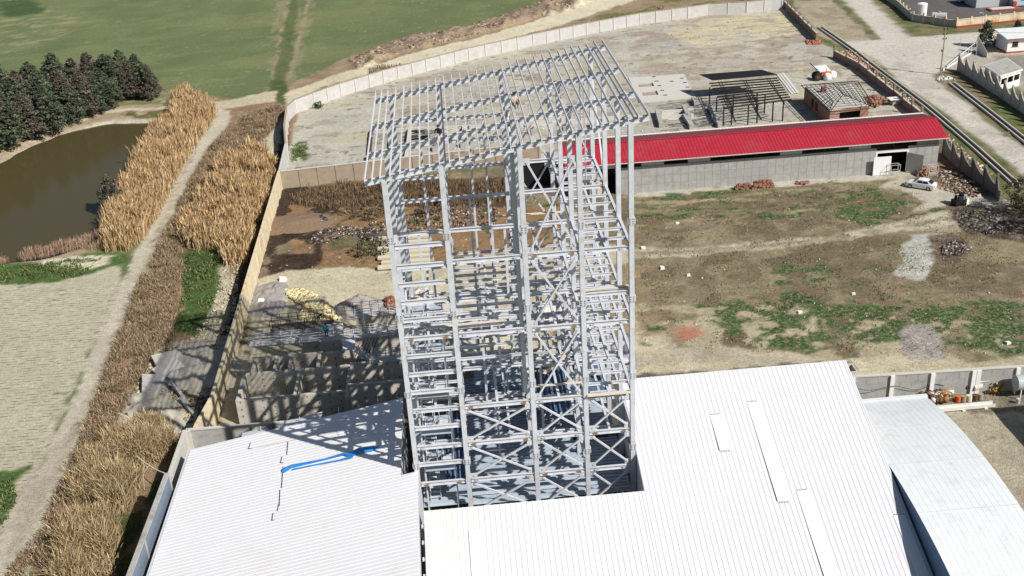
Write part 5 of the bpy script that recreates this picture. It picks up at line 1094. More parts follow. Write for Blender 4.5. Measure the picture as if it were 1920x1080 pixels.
chunks('burnt_rubbish', 'blackened twigs and waste at the end of the drive', 'rubbish', [(1790, 400), (1850, 388), (1905, 410), (1900, 440), (1850, 440), (1800, 425)], 520, .2, [(90, 84, 82), (130, 124, 122), (60, 52, 48), (150, 146, 146)], 11, elong=2.2)
chunks('verge_rubbish', 'rubbish and broken timber between the shed end and the pointed wall', 'rubbish', [(1765, 318), (1800, 325), (1850, 362), (1830, 372), (1762, 355)], 360, .28, [(130, 108, 92), (170, 156, 140), (84, 66, 54), (200, 190, 180)], 12, elong=1.8)
chunks('soil_clods', 'pale earth clods heaped along the sand track beyond the far wall', 'soil', heap, 1500, .7, [(164, 146, 124), (184, 166, 142), (120, 104, 86)], 13)
chunks('verge_stones', 'pale rubble along the brick wall and road verge', 'stones', [(1575, 98), (1600, 96), (1700, 180), (1860, 330), (1820, 320), (1740, 232), (1640, 150)], 420, .38, [(200, 184, 160), (180, 150, 124), (210, 200, 184)], 14)
chunks('gate_stones', 'white stones at the foot of the utility pole', 'stones', [(1752, 145), (1782, 143), (1790, 150), (1760, 153)], 90, .3, [(220, 218, 214)], 15)
chunks('scrap_heap', 'scrap metal and wood heap left of the orange drums', 'scrap', [(1722, 745), (1755, 732), (1782, 742), (1780, 757), (1748, 760)], 420, .4, [(150, 110, 70), (110, 84, 58), (230, 228, 224), (84, 70, 60), (176, 136, 92)], 16, hfun=mound(P2(1755, 750), 3, 2, .8))
def bricks(name, label, loc, nx_, ny_, nz_, seed, rz=0.0, mess=.06):
    t_ = thing(name, loc, label, 'brick stack'); me = MB().box(-.21, .21, -.1, .1, 0, .19).mesh('brick', M['brick']); r = random.Random(seed)
    for k in range(nz_):
        for i in range(nx_-k//2):
            for j in range(max(1, ny_-k//3)):
                if r.random() < .12*k/nz_+.03: continue
                x = (i-(nx_-k//2)/2)*.45+r.gauss(0, mess); y = (j-ny_/2)*.23+r.gauss(0, mess)
                o = inst('brick', me, (loc[0]+x*math.cos(rz)-y*math.sin(rz), loc[1]+x*math.sin(rz)+y*math.cos(rz), loc[2]+k*.2), t_, rz+r.gauss(0, mess*2))
p = P(1395, 352); bricks('brick_stack', 'small stack of red bricks against the grey shed wall', (p[0], p[1]-.3, 0), 6, 3, 5, 1)
p = P(1431, 350); bricks('brick_stack', 'larger stack of red bricks against the grey shed wall', (p[0], p[1]-.3, 0), 8, 4, 7, 2)
p = P(1507, 343); bricks('brick_stack', 'little heap of bricks on the green mound beside the shed', (p[0], p[1]-.2, 0), 4, 3, 2, 3, mess=.2)
p = P(1668, 193); chunks('brick_heap', 'orange brick rubble heap right of the brick hut', 'brick heap', [(1615, 190), (1640, 180), (1665, 188), (1650, 200), (1622, 200)], 260, .42, [(168, 122, 102), (150, 106, 88), (160, 128, 110)], 21, hfun=mound(P2(1640, 190), 3, 3, .8))
chunks('brick_heap', 'small brick rubble at the end of the far brick wall', 'brick heap', [(1512, 78), (1540, 76), (1542, 83), (1515, 84)], 110, .42, [(196, 128, 100), (176, 112, 86)], 22)
chunks('brick_heap', 'broken brick strewn along the ruined end of the brick wall', 'brick heap', [(1568, 98), (1590, 98), (1625, 125), (1640, 145), (1610, 140)], 330, .45, [(206, 160, 130), (190, 136, 108), (214, 184, 156)], 23)
chunks('brick_heap', 'orange brick rubble left of the left front tower column', 'brick heap', [(722, 565), (740, 560), (742, 580), (726, 582)], 110, .4, [(180, 120, 98), (160, 104, 84)], 24, hfun=mound(P2(733, 572), 2, 2, .8))
chunks('brick_heap', 'orange rubble by the right jamb of the shed doorway', 'brick heap', [(1716, 322), (1738, 316), (1750, 324), (1735, 332), (1718, 331)], 160, .42, [(172, 116, 92), (150, 124, 106), (120, 96, 80)], 25, hfun=mound(P2(1732, 325), 2.4, 1.6, .9))
# extra trees closing the gaps of the row
for k, (u, v, s_, l) in enumerate(((-10, 222, 1.05, 'leftmost evergreen of the back row, cut by the frame'), (48, 224, 1.0, 'evergreen filling the back row between the two left corner trees'), (98, 214, .9, 'evergreen behind the middle rank, above the pond corner'), (222, 190, .9, 'slender evergreen left of the highest pointed one'), (252, 186, .82, 'slender evergreen right of the highest pointed one'), (182, 212, .85, 'short evergreen in front of the dip in the row'))):
    p = P(u, v); t_ = thing('evergreen_tree', p, l, 'tree', 'evergreen trees beside the pond')
    for nm, me in zip(('crown', 'trunk'), VAR[k % 3]): o = bpy.data.objects.new(nm, me); COL.objects.link(o); o.parent = t_; WLOC[o.name] = p
    t_.rotation_euler[2] = k*2.3+.5; t_.scale = (s_*1.3, s_*1.3, s_*1.1)
# stacked boards beside the left column
for k in range(7):
    p = P(709+(k % 2)*7, 452+k*9); q = P(806+(k % 3)*4, 446+k*9)
    o = MB().bar((p[0], p[1], .35), (q[0], q[1], .35), .9, .3).build('concrete_plank', M['wood2'], label=['topmost', 'second from top', 'third from top', 'middle', 'third from the bottom', 'second from the bottom', 'lowest'][k]+' of the long cream slabs behind the left columns', cat='slab', group='cream slabs on the ground'); WLOC[o.name] = p
# ================================================================ VEHICLES AND SMALL THINGS
def loft(secs, mi=0, cap=True):
    mb = MB(); n = len(secs[0]); vs = [p for s in secs for p in s]; fs = []
    for k in range(len(secs)-1):
        for i in range(n): a = k*n+i; b = k*n+(i+1) % n; fs.append((a, b, b+n, a+n))
    if cap: fs += [tuple(range(n))[::-1], tuple(range((len(secs)-1)*n, len(secs)*n))]
    return mb.add(vs, fs)
cl = P(1726, 352); cang = math.atan2(P2(1700, 345)[1]-P2(1750, 353)[1], P2(1700, 345)[0]-P2(1750, 353)[0])
car = thing('parked_car', (0, 0, 0), 'white saloon car parked on the pale drive before the shed doorway', 'car')
def sec(x, zb, zt_, hw, tw_=None, n=0):
    tw_ = tw_ if tw_ is not None else hw*.93
    return [(x, -hw*.96, zb), (x, hw*.96, zb), (x, hw, (zb+zt_)/2), (x, hw*.985, zt_-.08), (x, tw_, zt_), (x, -tw_, zt_), (x, -hw*.985, zt_-.08), (x, -hw, (zb+zt_)/2)]
body = loft([sec(-2.18, .38, .78, .62), sec(-2.08, .26, .90, .78), (sec(-1.6, .2, .96, .84)), sec(-.9, .2, .95, .86), sec(.4, .2, .92, .86), sec(1.0, .2, .88, .85), sec(1.7, .22, .80, .80), sec(2.1, .28, .68, .70), sec(2.2, .36, .6, .58)])
body.build('body', M['car'], car, org=(0, 0, 0), smooth=False)
cab = loft([[(x, -w1, z0), (x, w1, z0), (x2, w2, z1), (x2, -w2, z1)] for x, x2, w1, w2, z0, z1 in ((-1.72, -1.68, .74, .72, .93, .95), (-1.15, -1.08, .76, .60, .93, 1.36), (-.2, -.2, .77, .62, .93, 1.43), (.45, .38, .76, .60, .90, 1.38), (1.12, 1.05, .72, .70, .87, .90))])
cab.build('cabin', M['car'], car, org=(0, 0, 0))
for s in (-1, 1):
    for xa, xb in ((-1.25, -.42), (-.34, .45)):
        MB().add([(xa, s*.775, .98), (xb, s*.778, .98), (xb-.06*(xb > 0)*3, s*.665, 1.31), (xa+.16*(xa < -1), s*.665, 1.31)], [(0, 1, 2, 3) if s > 0 else (3, 2, 1, 0)]).build('side_window', M['glass'], car, org=(0, 0, 0))
    MB().box(1.98, 2.12, s*.6-.12, s*.6+.12, .56, .70).build('headlight', M['glass'], car, org=(0, 0, 0)); MB().box(-2.2, -2.06, s*.62-.1, s*.62+.1, .62, .80).build('tail_light', M['redtrim'], car, org=(0, 0, 0))
    MB().box(.42, .6, s*.86-.05+s*.06, s*.86+.05+s*.06, .92, 1.04).build('mirror', M['car'], car, org=(0, 0, 0))
MB().add([(-1.70, -.6, .985), (-1.70, .6, .985), (-1.14, .54, 1.355), (-1.14, -.54, 1.355)], [(3, 2, 1, 0)]).build('rear_window', M['glass'], car, org=(0, 0, 0))
MB().add([(1.08, -.62, .93), (1.08, .62, .93), (.46, .54, 1.37), (.46, -.54, 1.37)], [(0, 1, 2, 3)]).build('windscreen', M['glass'], car, org=(0, 0, 0))
for x in (-1.3, 1.35):
    for s in (-1, 1):
        w_ = MB().tube((x, s*.68, .31), (x, s*.89, .31), .31, 16).build('wheel', M['black'], car, org=(0, 0, 0)); MB().tube((x, s*.885, .31), (x, s*.90, .31), .19, 12).build('rim', M['tank'], w_, org=(0, 0, 0))
car.location = (cl[0], cl[1], .02); car.rotation_euler[2] = cang; WLOC[car.name] = cl
for o in list(car.children):
    if o.name.startswith('side_window') or o.name.startswith('rear_w') or o.name.startswith('windsc'):
        c = np.array([v.co for v in o.data.vertices]).mean(0)
        for v in o.data.vertices: v.co = v.co+Vector((c[0]*0, np.sign(c[1])*.012, .012))
# tractor
tl = P(1541, 149)
tr = thing('tractor', tl, 'old red tractor with its loader arm raised behind the brick hut', 'tractor')
def tp_(x, y, z): return (tl[0]+x, tl[1]+y, z)
for x, y, r_, w2 in ((-1.1, -.75, .75, .4), (-1.1, .75, .75, .4), (1.1, -.6, .42, .25), (1.1, .6, .42, .25)):
    wq = MB().tube(tp_(x, y-w2/2, r_), tp_(x, y+w2/2, r_), r_, 16).build('wheel', M['black'], tr); MB().tube(tp_(x, y-w2/2-.02, r_), tp_(x, y+w2/2+.02, r_), r_*.5, 10).build('rim', M['rust'], wq)
MB().box(tl[0]-.2, tl[0]+1.7, tl[1]-.35, tl[1]+.35, .7, 1.45).build('bonnet', M['orange'], tr)
MB().box(tl[0]-1.5, tl[0]-.3, tl[1]-.5, tl[1]+.5, .7, 1.25).build('rear_body', M['steel_black'], tr)
MB().box(tl[0]-1.0, tl[0]-.6, tl[1]-.25, tl[1]+.25, 1.25, 1.7).build('seat', M['black'], tr)
for y in (-.45, .45): MB().bar(tp_(-1.1, y, 1.2), tp_(-1.2, y, 2.4), .07).build('cab_post', M['steel_black'], tr)
MB().tube(tp_(.9, .2, 1.4), tp_(.9, .2, 2.1), .05, 6).build('exhaust', M['steel_black'], tr)
MB().bar(tp_(-.4, 0, 1.3), tp_(-2.3, .8, 3.2), .14).build('loader_arm', M['steel_black'], tr)
a, b, c_, d_ = P2(1522, 125), P2(1548, 122), P2(1566, 142), P2(1548, 148)
MB().slab([a, b, c_, d_], .02, .10).build('white_sheet', M['white'], label='white sheet spread on the ground behind the tractor', cat='sheet')
def sack(loc, r_, h, label):
    mb = MB(); n = 10; secs = []
    for z, k in ((0, .8), (.15, 1.0), (.6, 1.05), (.85, .85), (1, .35)): secs.append([(loc[0]+r_*k*math.cos(2*PI*i/n)*(1+.1*math.sin(i*3)), loc[1]+r_*k*math.sin(2*PI*i/n), h*z) for i in range(n)])
    o = loft(secs).build('bulk_bag', M['white'], label=label, cat='bag', smooth=True); WLOC[o.name] = loc; return o
sack(P(1551, 150), .75, 1.4, 'left white bulk bag standing beside the tractor'); sack(P(1560, 146), .8, 1.4, 'right white bulk bag standing beside the tractor')
# black machine near the drive
bl = P(1797, 384)
bk = thing('black_generator', bl, 'black machine with a frame and hood standing at the edge of the pale drive', 'machine')
MB().obox(bl, 1.9, 1.1, .9, .3).build('engine_housing', M['steel_black'], bk); MB().obox((bl[0]+.1, bl[1], .9), 1.2, .9, .5, .3).build('upper_housing', M['darkcloth'], bk)
MB().obox((bl[0]+.15, bl[1], 1.7), 1.1, .8, .12, .5, tilt=(.2, .2)).build('hood', M['steel_black'], bk)
for x, y in ((-.45, -.35), (.5, -.35), (.5, .35), (-.45, .35)): MB().tube((bl[0]+x, bl[1]+y, 0), (bl[0]+x, bl[1]+y, 1.75), .05, 5).build('frame_post', M['steel'] if y < 0 else M['steel_black'], bk)
for s in (-1, 1): MB().tube((bl[0]-.6*s, bl[1]-.65, .3), (bl[0]-.6*s, bl[1]-.5, .3), .3, 12).build('wheel', M['black'], bk)
chunks('white_waste', 'white plastic waste beside the black machine', 'waste', [(1802, 378), (1812, 376), (1816, 384), (1804, 386)], 60, .45, [(236, 236, 238)], 31)
# frames by the shed door
for k, (u, v, l) in enumerate(((1676, 330, 'white steel rack standing at the shed doorway'), (1747, 332, 'light steel frame beside the brick rubble'))):
    p = P(u, v); mb = MB(); 
    t_ = thing('steel_rack', p, l, 'rack')
    for x, y in ((-.7, -.4), (.7, -.4), (.7, .4), (-.7, .4)): MB().bar((p[0]+x, p[1]+y, 0), (p[0]+x, p[1]+y, 1.9), .06).build('rack_post', M['conc_light'], t_)
    for z in (.9, 1.9):
        for a, b in (((-.7, -.4), (.7, -.4)), ((-.7, .4), (.7, .4)), ((-.7, -.4), (-.7, .4)), ((.7, -.4), (.7, .4))): MB().bar((p[0]+a[0], p[1]+a[1], z), (p[0]+b[0], p[1]+b[1], z), .05).build('rack_rail', M['conc_light'], t_)
# pallet lying
# utility pole
def pole(loc, h, label, arms=True, r_=.16):
    t_ = thing('utility_pole', loc, label, 'pole'); MB().tube((loc[0], loc[1], -.2), (loc[0], loc[1], h), r_, 8, r2=r_*.6).build('shaft', M['tan'], t_)
    if arms:
        for z in (h-.4, h-1.3, h-2.2):
            for s in (-1, 1): MB().tube((loc[0]+s*.32, loc[1], z), (loc[0]+s*.32, loc[1], z+.3), .10, 6).build('insulator', M['steel_black'], t_)
            MB().bar((loc[0]-.45, loc[1], z), (loc[0]+.45, loc[1], z), .07).build('crossarm', M['steel_black'], t_)
        MB().tube((loc[0]-.25, loc[1]-.1, 4.6), (loc[0]-.25, loc[1]-.1, 5.0), .2, 8).build('collar', M['steel_dark'], t_)
    return t_
pole(P(1763, 140), 9.2, 'tall utility pole with black insulators at the road corner')
def lamp(loc, h, label):
    t_ = thing('lamp_post', loc, label, 'lamp post'); MB().tube((loc[0], loc[1], 0), (loc[0], loc[1], h), .06, 6, r2=.04).build('shaft', M['tank'], t_)
    MB().tube((loc[0], loc[1], h), (loc[0]-.5, loc[1]-.1, h+.15), .035, 5).build('arm', M['tank'], t_); MB().obox((loc[0]-.7, loc[1]-.12, h+.08), .4, .16, .1).build('lamp_head', M['conc_light'], t_)
for u, v, h, l in ((1797, 108, 4.6, 'thin lamp post on the road before the sliding gate'), (1829, 112, 4.4, 'thin lamp post beside the gate opening'), (1839, 60, 4.2, 'pale lamp post at the works wall'), (1853, 148, 4.2, 'reddish thin pole inside the gate yard')): lamp(P(u, v), h, l)
# wires across the road
for (a, za, b, zb, l) in ((P(1763, 140), 8.6, (150, 196), 8.0, 'thin overhead wire running right from the utility pole'), ):
    mb = MB(); prev = None
    for k in range(13):
        t_ = k/12; q = (a[0]+(b[0]-a[0])*t_, a[1]+(b[1]-a[1])*t_, za+(zb-za)*t_-1.0*4*t_*(1-t_))
        if prev: mb.tube(prev, q, .02, 4)
        prev = q
    mb.build('overhead_wire', M['steel_black'], label=l, cat='wire')
# sliding gate
g0, g1 = P(1768, 133), P(1830, 95)
gt = thing('sliding_gate', g0, 'white barred sliding gate standing open at an angle across the road corner', 'gate')
MB().bar((g0[0], g0[1], .15), (g1[0], g1[1], .15), .08, .25).build('bottom_rail', M['white'], gt); MB().bar((g0[0], g0[1], .4), (g1[0], g1[1], 2.0), .08, .1).build('top_rail', M['white'], gt)
for k in range(1, 13): t_ = k/12; q = lerp(g0, g1, t_); MB().bar((q[0], q[1], .2), (q[0], q[1], .4+1.6*t_), .07).build('gate_bar', M['white'], gt)
MB().bar((*P2(1829, 95), .0), (*P2(1848, 98), .0), .2, 0.01).build('threshold', M['conc_light'], gt)
p, q = P2(1830, 96), P2(1850, 108); MB().add([(p[0], p[1], 0), (q[0], q[1], 0), (q[0], q[1], 1.0), (p[0], p[1], 3.2), (p[0]+.1, p[1]+.15, 0), (q[0]+.1, q[1]+.15, 0), (q[0]+.1, q[1]+.15, 1.0), (p[0]+.1, p[1]+.15, 3.2)], [(0, 1, 2, 3), (7, 6, 5, 4), (1, 0, 4, 5), (2, 1, 5, 6), (3, 2, 6, 7), (0, 3, 7, 4)]).build('gate_wing_wall', M['conc_light'], label='pale curved wing wall behind the sliding gate', cat='wall')
# kiosk with flat roof
k1, k2, k3, k4 = P(1845, 125, 2.9), P(1888, 110, 2.9), P(1918, 132, 2.9), P(1876, 145, 2.9)
ki = thing('guard_kiosk', k4, 'small kiosk with flat weathered roof behind the swooping wall', 'kiosk')
MB().slab([k1[:2], k2[:2], k3[:2], k4[:2]], 2.9, 3.12).build('roof', M['white'], ki)
def ins(q, c, t_=.08): return (q[0]+(c[0]-q[0])*t_, q[1]+(c[1]-q[1])*t_)
cc_ = np.mean([k1, k2, k3, k4], 0); kk = [ins(q, cc_, .10) for q in (k1, k2, k3, k4)]
MB().slab([ins(q, cc_, .05) for q in (k1, k2, k3, k4)], 3.122, 3.15).build('roof_felt', M['conc'], ki)
for a, b, m_ in ((0, 1, 'white'), (0, 3, 'conc_light'), (1, 2, 'white')): MB().bar((*kk[a], 1.45), (*kk[b], 1.45), .15, 2.85).build('wall', M[m_], ki)
MB().bar((*kk[3], .6), (*kk[2], .6), .15, 1.2).build('wall', M['white'], ki); MB().bar((*kk[3], 2.6), (*kk[2], 2.6), .15, .5).build('wall', M['white'], ki)
for t_ in (0.02, .35, .66, .98): q = (kk[3][0]+(kk[2][0]-kk[3][0])*t_, kk[3][1]+(kk[2][1]-kk[3][1])*t_); MB().box(q[0]-.1, q[0]+.1, q[1]-.1, q[1]+.1, 0, 2.85).build('post', M['white'], ki)
# gatehouse
hh = 2.9
h1, h2, h3, h4 = P(1887, 100, 0), P(1960, 100, 0), P(1960, 86, 0), P(1884, 88, 0)
gh = thing('gatehouse', h1, 'white gatehouse with brown trim and grey roof at the right frame edge', 'building')
x0_, x1_, y0_, y1_ = h1[0], h1[0]+12, h1[1], h1[1]+5
MB().box(x0_, x1_, y0_, y0_+.2, .3, hh).build('wall', M['white'], gh); MB().box(x0_, x0_+.2, y0_+.2, y1_, .3, hh).build('wall', M['steel'], gh)
MB().box(x0_-.1, x1_, y0_-.1, y1_, 0, .29).build('plinth', M['redtrim'], gh)
MB().hexa([(x0_-.5, y0_-.6, hh), (x1_, y0_-.6, hh), (x1_, y1_+.4, hh+.8), (x0_-.5, y1_+.4, hh+.8)], [(x0_-.5, y0_-.6, hh+.15), (x1_, y0_-.6, hh+.15), (x1_, y1_+.4, hh+.95), (x0_-.5, y1_+.4, hh+.95)]).build('roof', M['vault'], gh)
MB().bar((x0_-.5, y0_-.64, hh+.08), (x1_, y0_-.64, hh+.08), .05, .2).build('fascia', M['redtrim'], gh)
MB().box(x0_+1.0, x0_+2.2, y0_-.03, y0_-.002, 1.3, 2.3).build('window', M['glass'], gh)
MB().bar((x0_+.9, y0_-.06, 1.25), (x0_+2.3, y0_-.06, 1.25), .06, .1).build('sill', M['redtrim'], gh)
# works yard tanks and building
def vtank(loc, r_, h, label):
    t_ = thing('white_tank', loc, label, 'tank'); MB().tube(loc, (loc[0], loc[1], h), r_, 24).build('shell', M['white'], t_, smooth=False); MB().tube((loc[0], loc[1], h), (loc[0], loc[1], h+.2), r_*1.03, 24, r2=r_*.5).build('lid', M['white'], t_)
    MB().bar((loc[0]-r_-.1, loc[1]-.2, 0), (loc[0]-r_-.1, loc[1]-.2, h+.5), .08).build('pipe', M['conc_light'], t_)
vtank(P(1727, 35), 1.1, 3.5, 'upright white cylindrical tank inside the works wall')
vtank(P(1870, 8), 1.2, 2.2, 'short pale cylindrical tank beside the blue works building')
def htank(a, b, r_, z, label, legs=2, m='tank'):
    t_ = thing('storage_tank', ((a[0]+b[0])/2, (a[1]+b[1])/2, 0), label, 'tank'); MB().tube((*a, z), (*b, z), r_, 20).build('shell', M[m], t_)
    for k in range(legs):
        q = (a[0]+(b[0]-a[0])*(.15+.7*k/(legs-1)), a[1]+(b[1]-a[1])*(.15+.7*k/(legs-1)))
        for s in (-1, 1): MB().bar((q[0], q[1]+s*r_*.7, 0), (q[0], q[1]+s*r_*.7, z-.3), .09).build('leg', M['white'], t_)
    MB().tube(((a[0]+b[0])/2, (a[1]+b[1])/2, z+r_-.05), ((a[0]+b[0])/2, (a[1]+b[1])/2, z+r_+.2), .2, 8).build('hatch', M[m], t_)
a, b = P2(1747, 38), P2(1774, 39); htank(a, b, .85, 1.0, 'lying pale grey tank inside the works wall', m='tank')
a, b = P2(1899, 745), P2(1952, 741); htank(a, b, .8, 1.75, 'horizontal grey tank on legs at the right frame edge', 2)
bx = P2(1898, 14); wb = thing('works_building', (bx[0], bx[1], 0), 'pale blue works building with red step at the upper right corner', 'building')
MB().box(bx[0], bx[0]+14, bx[1], bx[1]+10, .3, 5.5).build('wall', M['bluewall'], wb); MB().box(bx[0]-6.5, bx[0]+1, bx[1]-2.8, bx[1]-.05, 0, .35).build('step', M['redtrim'], wb)
MB().box(bx[0]-6, bx[0]-.5, bx[1]-2.4, bx[1]-.3, .355, .42).build('paving', M['conc_light'], wb)
MB().box(bx[0]-.3, bx[0]+.5, bx[1]-.9, bx[1]-.06, .36, 1.5).build('pier', M['redtrim'], wb); MB().box(bx[0]+2, bx[0]+5, bx[1]-.05, bx[1]-.01, 1.5, 3.0).build('window', M['glass'], wb)
MB().box(bx[0]-8, bx[0]-.2, bx[1]+2, bx[1]+8, 0, 3.6).build('annex', M['tank'], wb)
vn = P(1812, 4); t_ = thing('parked_van', vn, 'pale van at the top edge of the works yard', 'van')
MB().box(vn[0]-2.2, vn[0]+1.2, vn[1]-.9, vn[1]+.9, .4, 1.9).build('body', M['tank'], t_); MB().hexa([(vn[0]+1.2, vn[1]-.88, .4), (vn[0]+2.3, vn[1]-.8, .4), (vn[0]+2.3, vn[1]+.8, .4), (vn[0]+1.2, vn[1]+.88, .4)], [(vn[0]+1.2, vn[1]-.8, 1.8), (vn[0]+1.9, vn[1]-.7, 1.1), (vn[0]+1.9, vn[1]+.7, 1.1), (vn[0]+1.2, vn[1]+.8, 1.8)]).build('cab', M['tank'], t_)
for x in (-1.4, 1.4):
    for s in (-1, 1): MB().tube((vn[0]+x, vn[1]+s*.8, .34), (vn[0]+x, vn[1]+s*.95, .34), .34, 12).build('wheel', M['black'], t_)
# drainage channels
def channel(name, label, pts, w_=1.0):
    t_ = thing(name, (pts[0][0], pts[0][1], 0), label, 'channel')
    for a, b in zip(pts, pts[1:]):
        d = np.array(b)-np.array(a); L = np.hypot(*d); n_ = np.array([-d[1], d[0]])/L
        for s in (-1, 1):
            q = n_*s*w_/2; MB().bar((a[0]+q[0], a[1]+q[1], .12), (b[0]+q[0], b[1]+q[1], .12), .18, .5).build('channel_side', M['conc_light'], t_)
        MB().bar((a[0], a[1], .06), (b[0], b[1], .06), w_-.2, .06).build('channel_bed', M['dark'], t_)
channel('drainage_channel', 'concrete drainage channel running along the near side of the road', C_((1537, 52), (1563, 70), (1600, 96), (1631, 121), (1690, 165), (1737, 201), (1765, 224), (1830, 280), (1905, 348)))
channel('drainage_channel', 'concrete drainage channel across the road below the swooping wall', C_((1784, 157), (1850, 208), (1930, 272)))
# small table box near brick wall
p = P(1680, 196); t_ = thing('concrete_box', p, 'pale covered box beside the pillars right of the brick hut', 'box'); MB().box(p[0]-.9, p[0]+.7, p[1]-.6, p[1]+.6, 0, 1.1).build('body', M['conc'], t_); MB().obox((p[0]-.2, p[1], 1.1), 2.6, 1.8, .12).build('lid', M['white'], t_)
p = P(1588, 705); t_ = thing('open_crate', p, 'small open pinkish box on the ground beyond the ridge end', 'box')
MB().box(p[0]-1.2, p[0]+.9, p[1]+1.0, p[1]+1.15, 0, .8).build('side', M['conc_light'], t_); MB().box(p[0]-1.2, p[0]+.9, p[1]-.6, p[1]-.45, 0, .8).build('side', M['conc_light'], t_)
for x in (-1.2, .8): MB().box(p[0]+x, p[0]+x+.12, p[1]-.44, p[1]+.99, 0, .8).build('side', M['conc_light'], t_)
# drums
DR = [(1794, 734, 1, 'top row orange drum, leftmost and largest', 'orange'), (1814, 736, 1, 'top row brown drum in the middle', 'rust'), (1830, 738, 1, 'top row pale orange drum, rightmost', 'wood'),
      (1795, 752, 0, 'bottom row bright orange drum end, first from the left', 'orange'), (1805, 752, 0, 'bottom row drum, second from the left', 'tan'), (1816, 751, 0, 'bottom row drum, middle of five', 'wood'), (1827, 750, 0, 'bottom row drum, second from the right', 'rust'), (1837, 748, 0, 'bottom row drum, last on the right', 'tan')]
for u, v, up_, l, m_ in DR:
    p = P(u, v, 0); t_ = thing('steel_drum', p, l+' by the block wall', 'drum', 'drums by the block wall')
    if up_: a, b = (p[0]-.42, p[1]+.1, .75), (p[0]+.50, p[1]+.35, .78); r_ = .42
    else: a, b = (p[0], p[1]-.05, 0.0), (p[0], p[1]+.0, .62); r_ = .29
    MB().tube(a, b, r_, 16).build('shell', M[m_], t_)
    for f_ in (.03, .35, .65, .97): q = lerp(a, b, f_); q2 = lerp(a, b, f_+.025); MB().tube(q, q2, r_*1.04, 16).build('hoop', M[m_], t_)
# little roofed shelter near wall, plus green plant pot and gutter beam
p = P(1838, 728); t_ = thing('small_shelter', p, 'small grey pitched shelter on white legs against the block wall', 'shelter')
for x in (-.6, .6):
    for y in (-.4, .4): MB().box(p[0]+x-.05, p[0]+x+.05, p[1]+y-.05, p[1]+y+.05, 0, 1.4).build('leg', M['white'], t_)
MB().hexa([(p[0]-1.1, p[1]-.9, 1.25), (p[0]+.9, p[1]-.9, 1.45), (p[0]+.9, p[1]+.9, 1.45), (p[0]-1.1, p[1]+.9, 1.25)], [(p[0]-.3, p[1]-.3, 2.0), (p[0]+.9, p[1]-.6, 2.0), (p[0]+.9, p[1]+.6, 2.0), (p[0]-.3, p[1]+.5, 2.0)]).build('roof', M['conc_light'], t_)
a, b = P(1745, 768, .3), P(1864, 757, .3)
t_ = thing('steel_channel_beam', a, 'long white steel channel beam lying before the drums', 'beam'); MB().sweep([(-.32, -.18), (.32, -.18), (.32, .18), (.28, .18), (.28, -.14), (-.28, -.14), (-.28, .18), (-.32, .18)], a, b).build('channel', M['roof_old'], t_)
for f_ in (.15, .5, .85): q = lerp(a, b, f_); MB().box(q[0]-.15, q[0]+.15, q[1]-.5, q[1]+.5, 0, .12).build('bearer', M['wood'], t_)
p = P(1865, 735); bush('yellow_plant', p, 1.1, .6, 'yellowed plant beside the wide white wall pillar', [(.45, .30, .10), (.3, .22, .1)], 81, cat='plant', n=18)
p = P(1908, 757); MB().tube(p, (p[0], p[1], .6), .2, 10).build('blue_bucket', M['bluewall'], label='small blue bucket under the horizontal tank', cat='bucket')
mb = MB(); prev = None
for k in range(15):
    t_ = k/14; q = PY(1605+t_*165, 728+4*math.sin(t_*11)-6*(t_ > .7)*math.sin((t_-.7)*10), 92.2)
    if prev: mb.tube(prev, q, .03, 4)
    prev = q
mb.build('black_hose', M['black'], label='black hose strung along the grey block wall', cat='hose')
# neighbouring hall just outside the frame, throwing its shadow into the corner
s0 = P2(1864, 772); 
nb = thing('neighbour_hall', (s0[0]+12, s0[1]-8, 0), 'grey hall just outside the right frame edge that shades the yard corner', 'hall')
MB().box(s0[0]+7.6, s0[0]+24, s0[1]-30, s0[1]-6.0, 0, 8.2).build('wall', M['block'], nb); MB().box(s0[0]+7.4, s0[0]+24.2, s0[1]-30.2, s0[1]-5.8, 8.2, 8.6).build('roof', M['vault'], nb)
# broken precast pieces and pipe in the rubble ground
for k, (u, v, sx, sy, sz, rz, ti, l) in enumerate(((318, 680, 3.4, 2.6, .35, .5, (.35, .1), 'tilted concrete slab at the top of the broken precast group'), (318, 697, 3.0, 2.4, .35, .9, (.55, -.2), 'steeply tilted concrete slab in the middle of the broken group'), (298, 722, 3.6, 3.0, .3, .2, (.1, .25), 'flat broken slab at the left of the broken group'),
                            (340, 745, 5.2, .35, .5, -1.0, (0, .25), 'long broken concrete edge beam beside the dark trench'), (356, 772, 4.8, .3, .4, -1.0, (0, .1), 'second broken edge beam running to the wall corner'), (334, 712, 2.0, 2.2, .35, 1.4, (.7, .2), 'small upturned concrete piece in the broken group'))):
    p = P(u, v); MB().obox((p[0], p[1], .15), sx, sy, sz, rz, tilt=ti).build('broken_concrete', M['conc'], label=l, cat='concrete', org=p)
heap_('earth_mound', 'grey earth mound beside the broken precast pieces', 'mound', P(375, 690), 4.2, 1.0, M['conc_dark'] if False else mat('grey_earth', (.43, .40, .33), .95, .2, 2.5, bump=.6, bscale=5), 31, (1.1, 1.6), .3, 1.3)
heap_('earth_mound', 'grey earth mound left of the broken precast pieces', 'mound', P(285, 775), 3.6, 1.0, bpy.data.materials['grey_earth'], 32, (1.0, 1.7), .5, 1.3)
p = P(298, 782); MB().tube((p[0]-.8, p[1]+.6, .5), (p[0]+.5, p[1]-.3, .35), .28, 12).build('concrete_pipe', M['conc_light'], label='short pale concrete pipe on the grass near the wall corner', cat='pipe')
p = P(243, 785); MB().tube((p[0], p[1], 0), (p[0], p[1], .9), .12, 8).build('marker_post', M['conc'], label='short grey marker post in the brush by the rubble', cat='post')
mb = MB(); prev = None
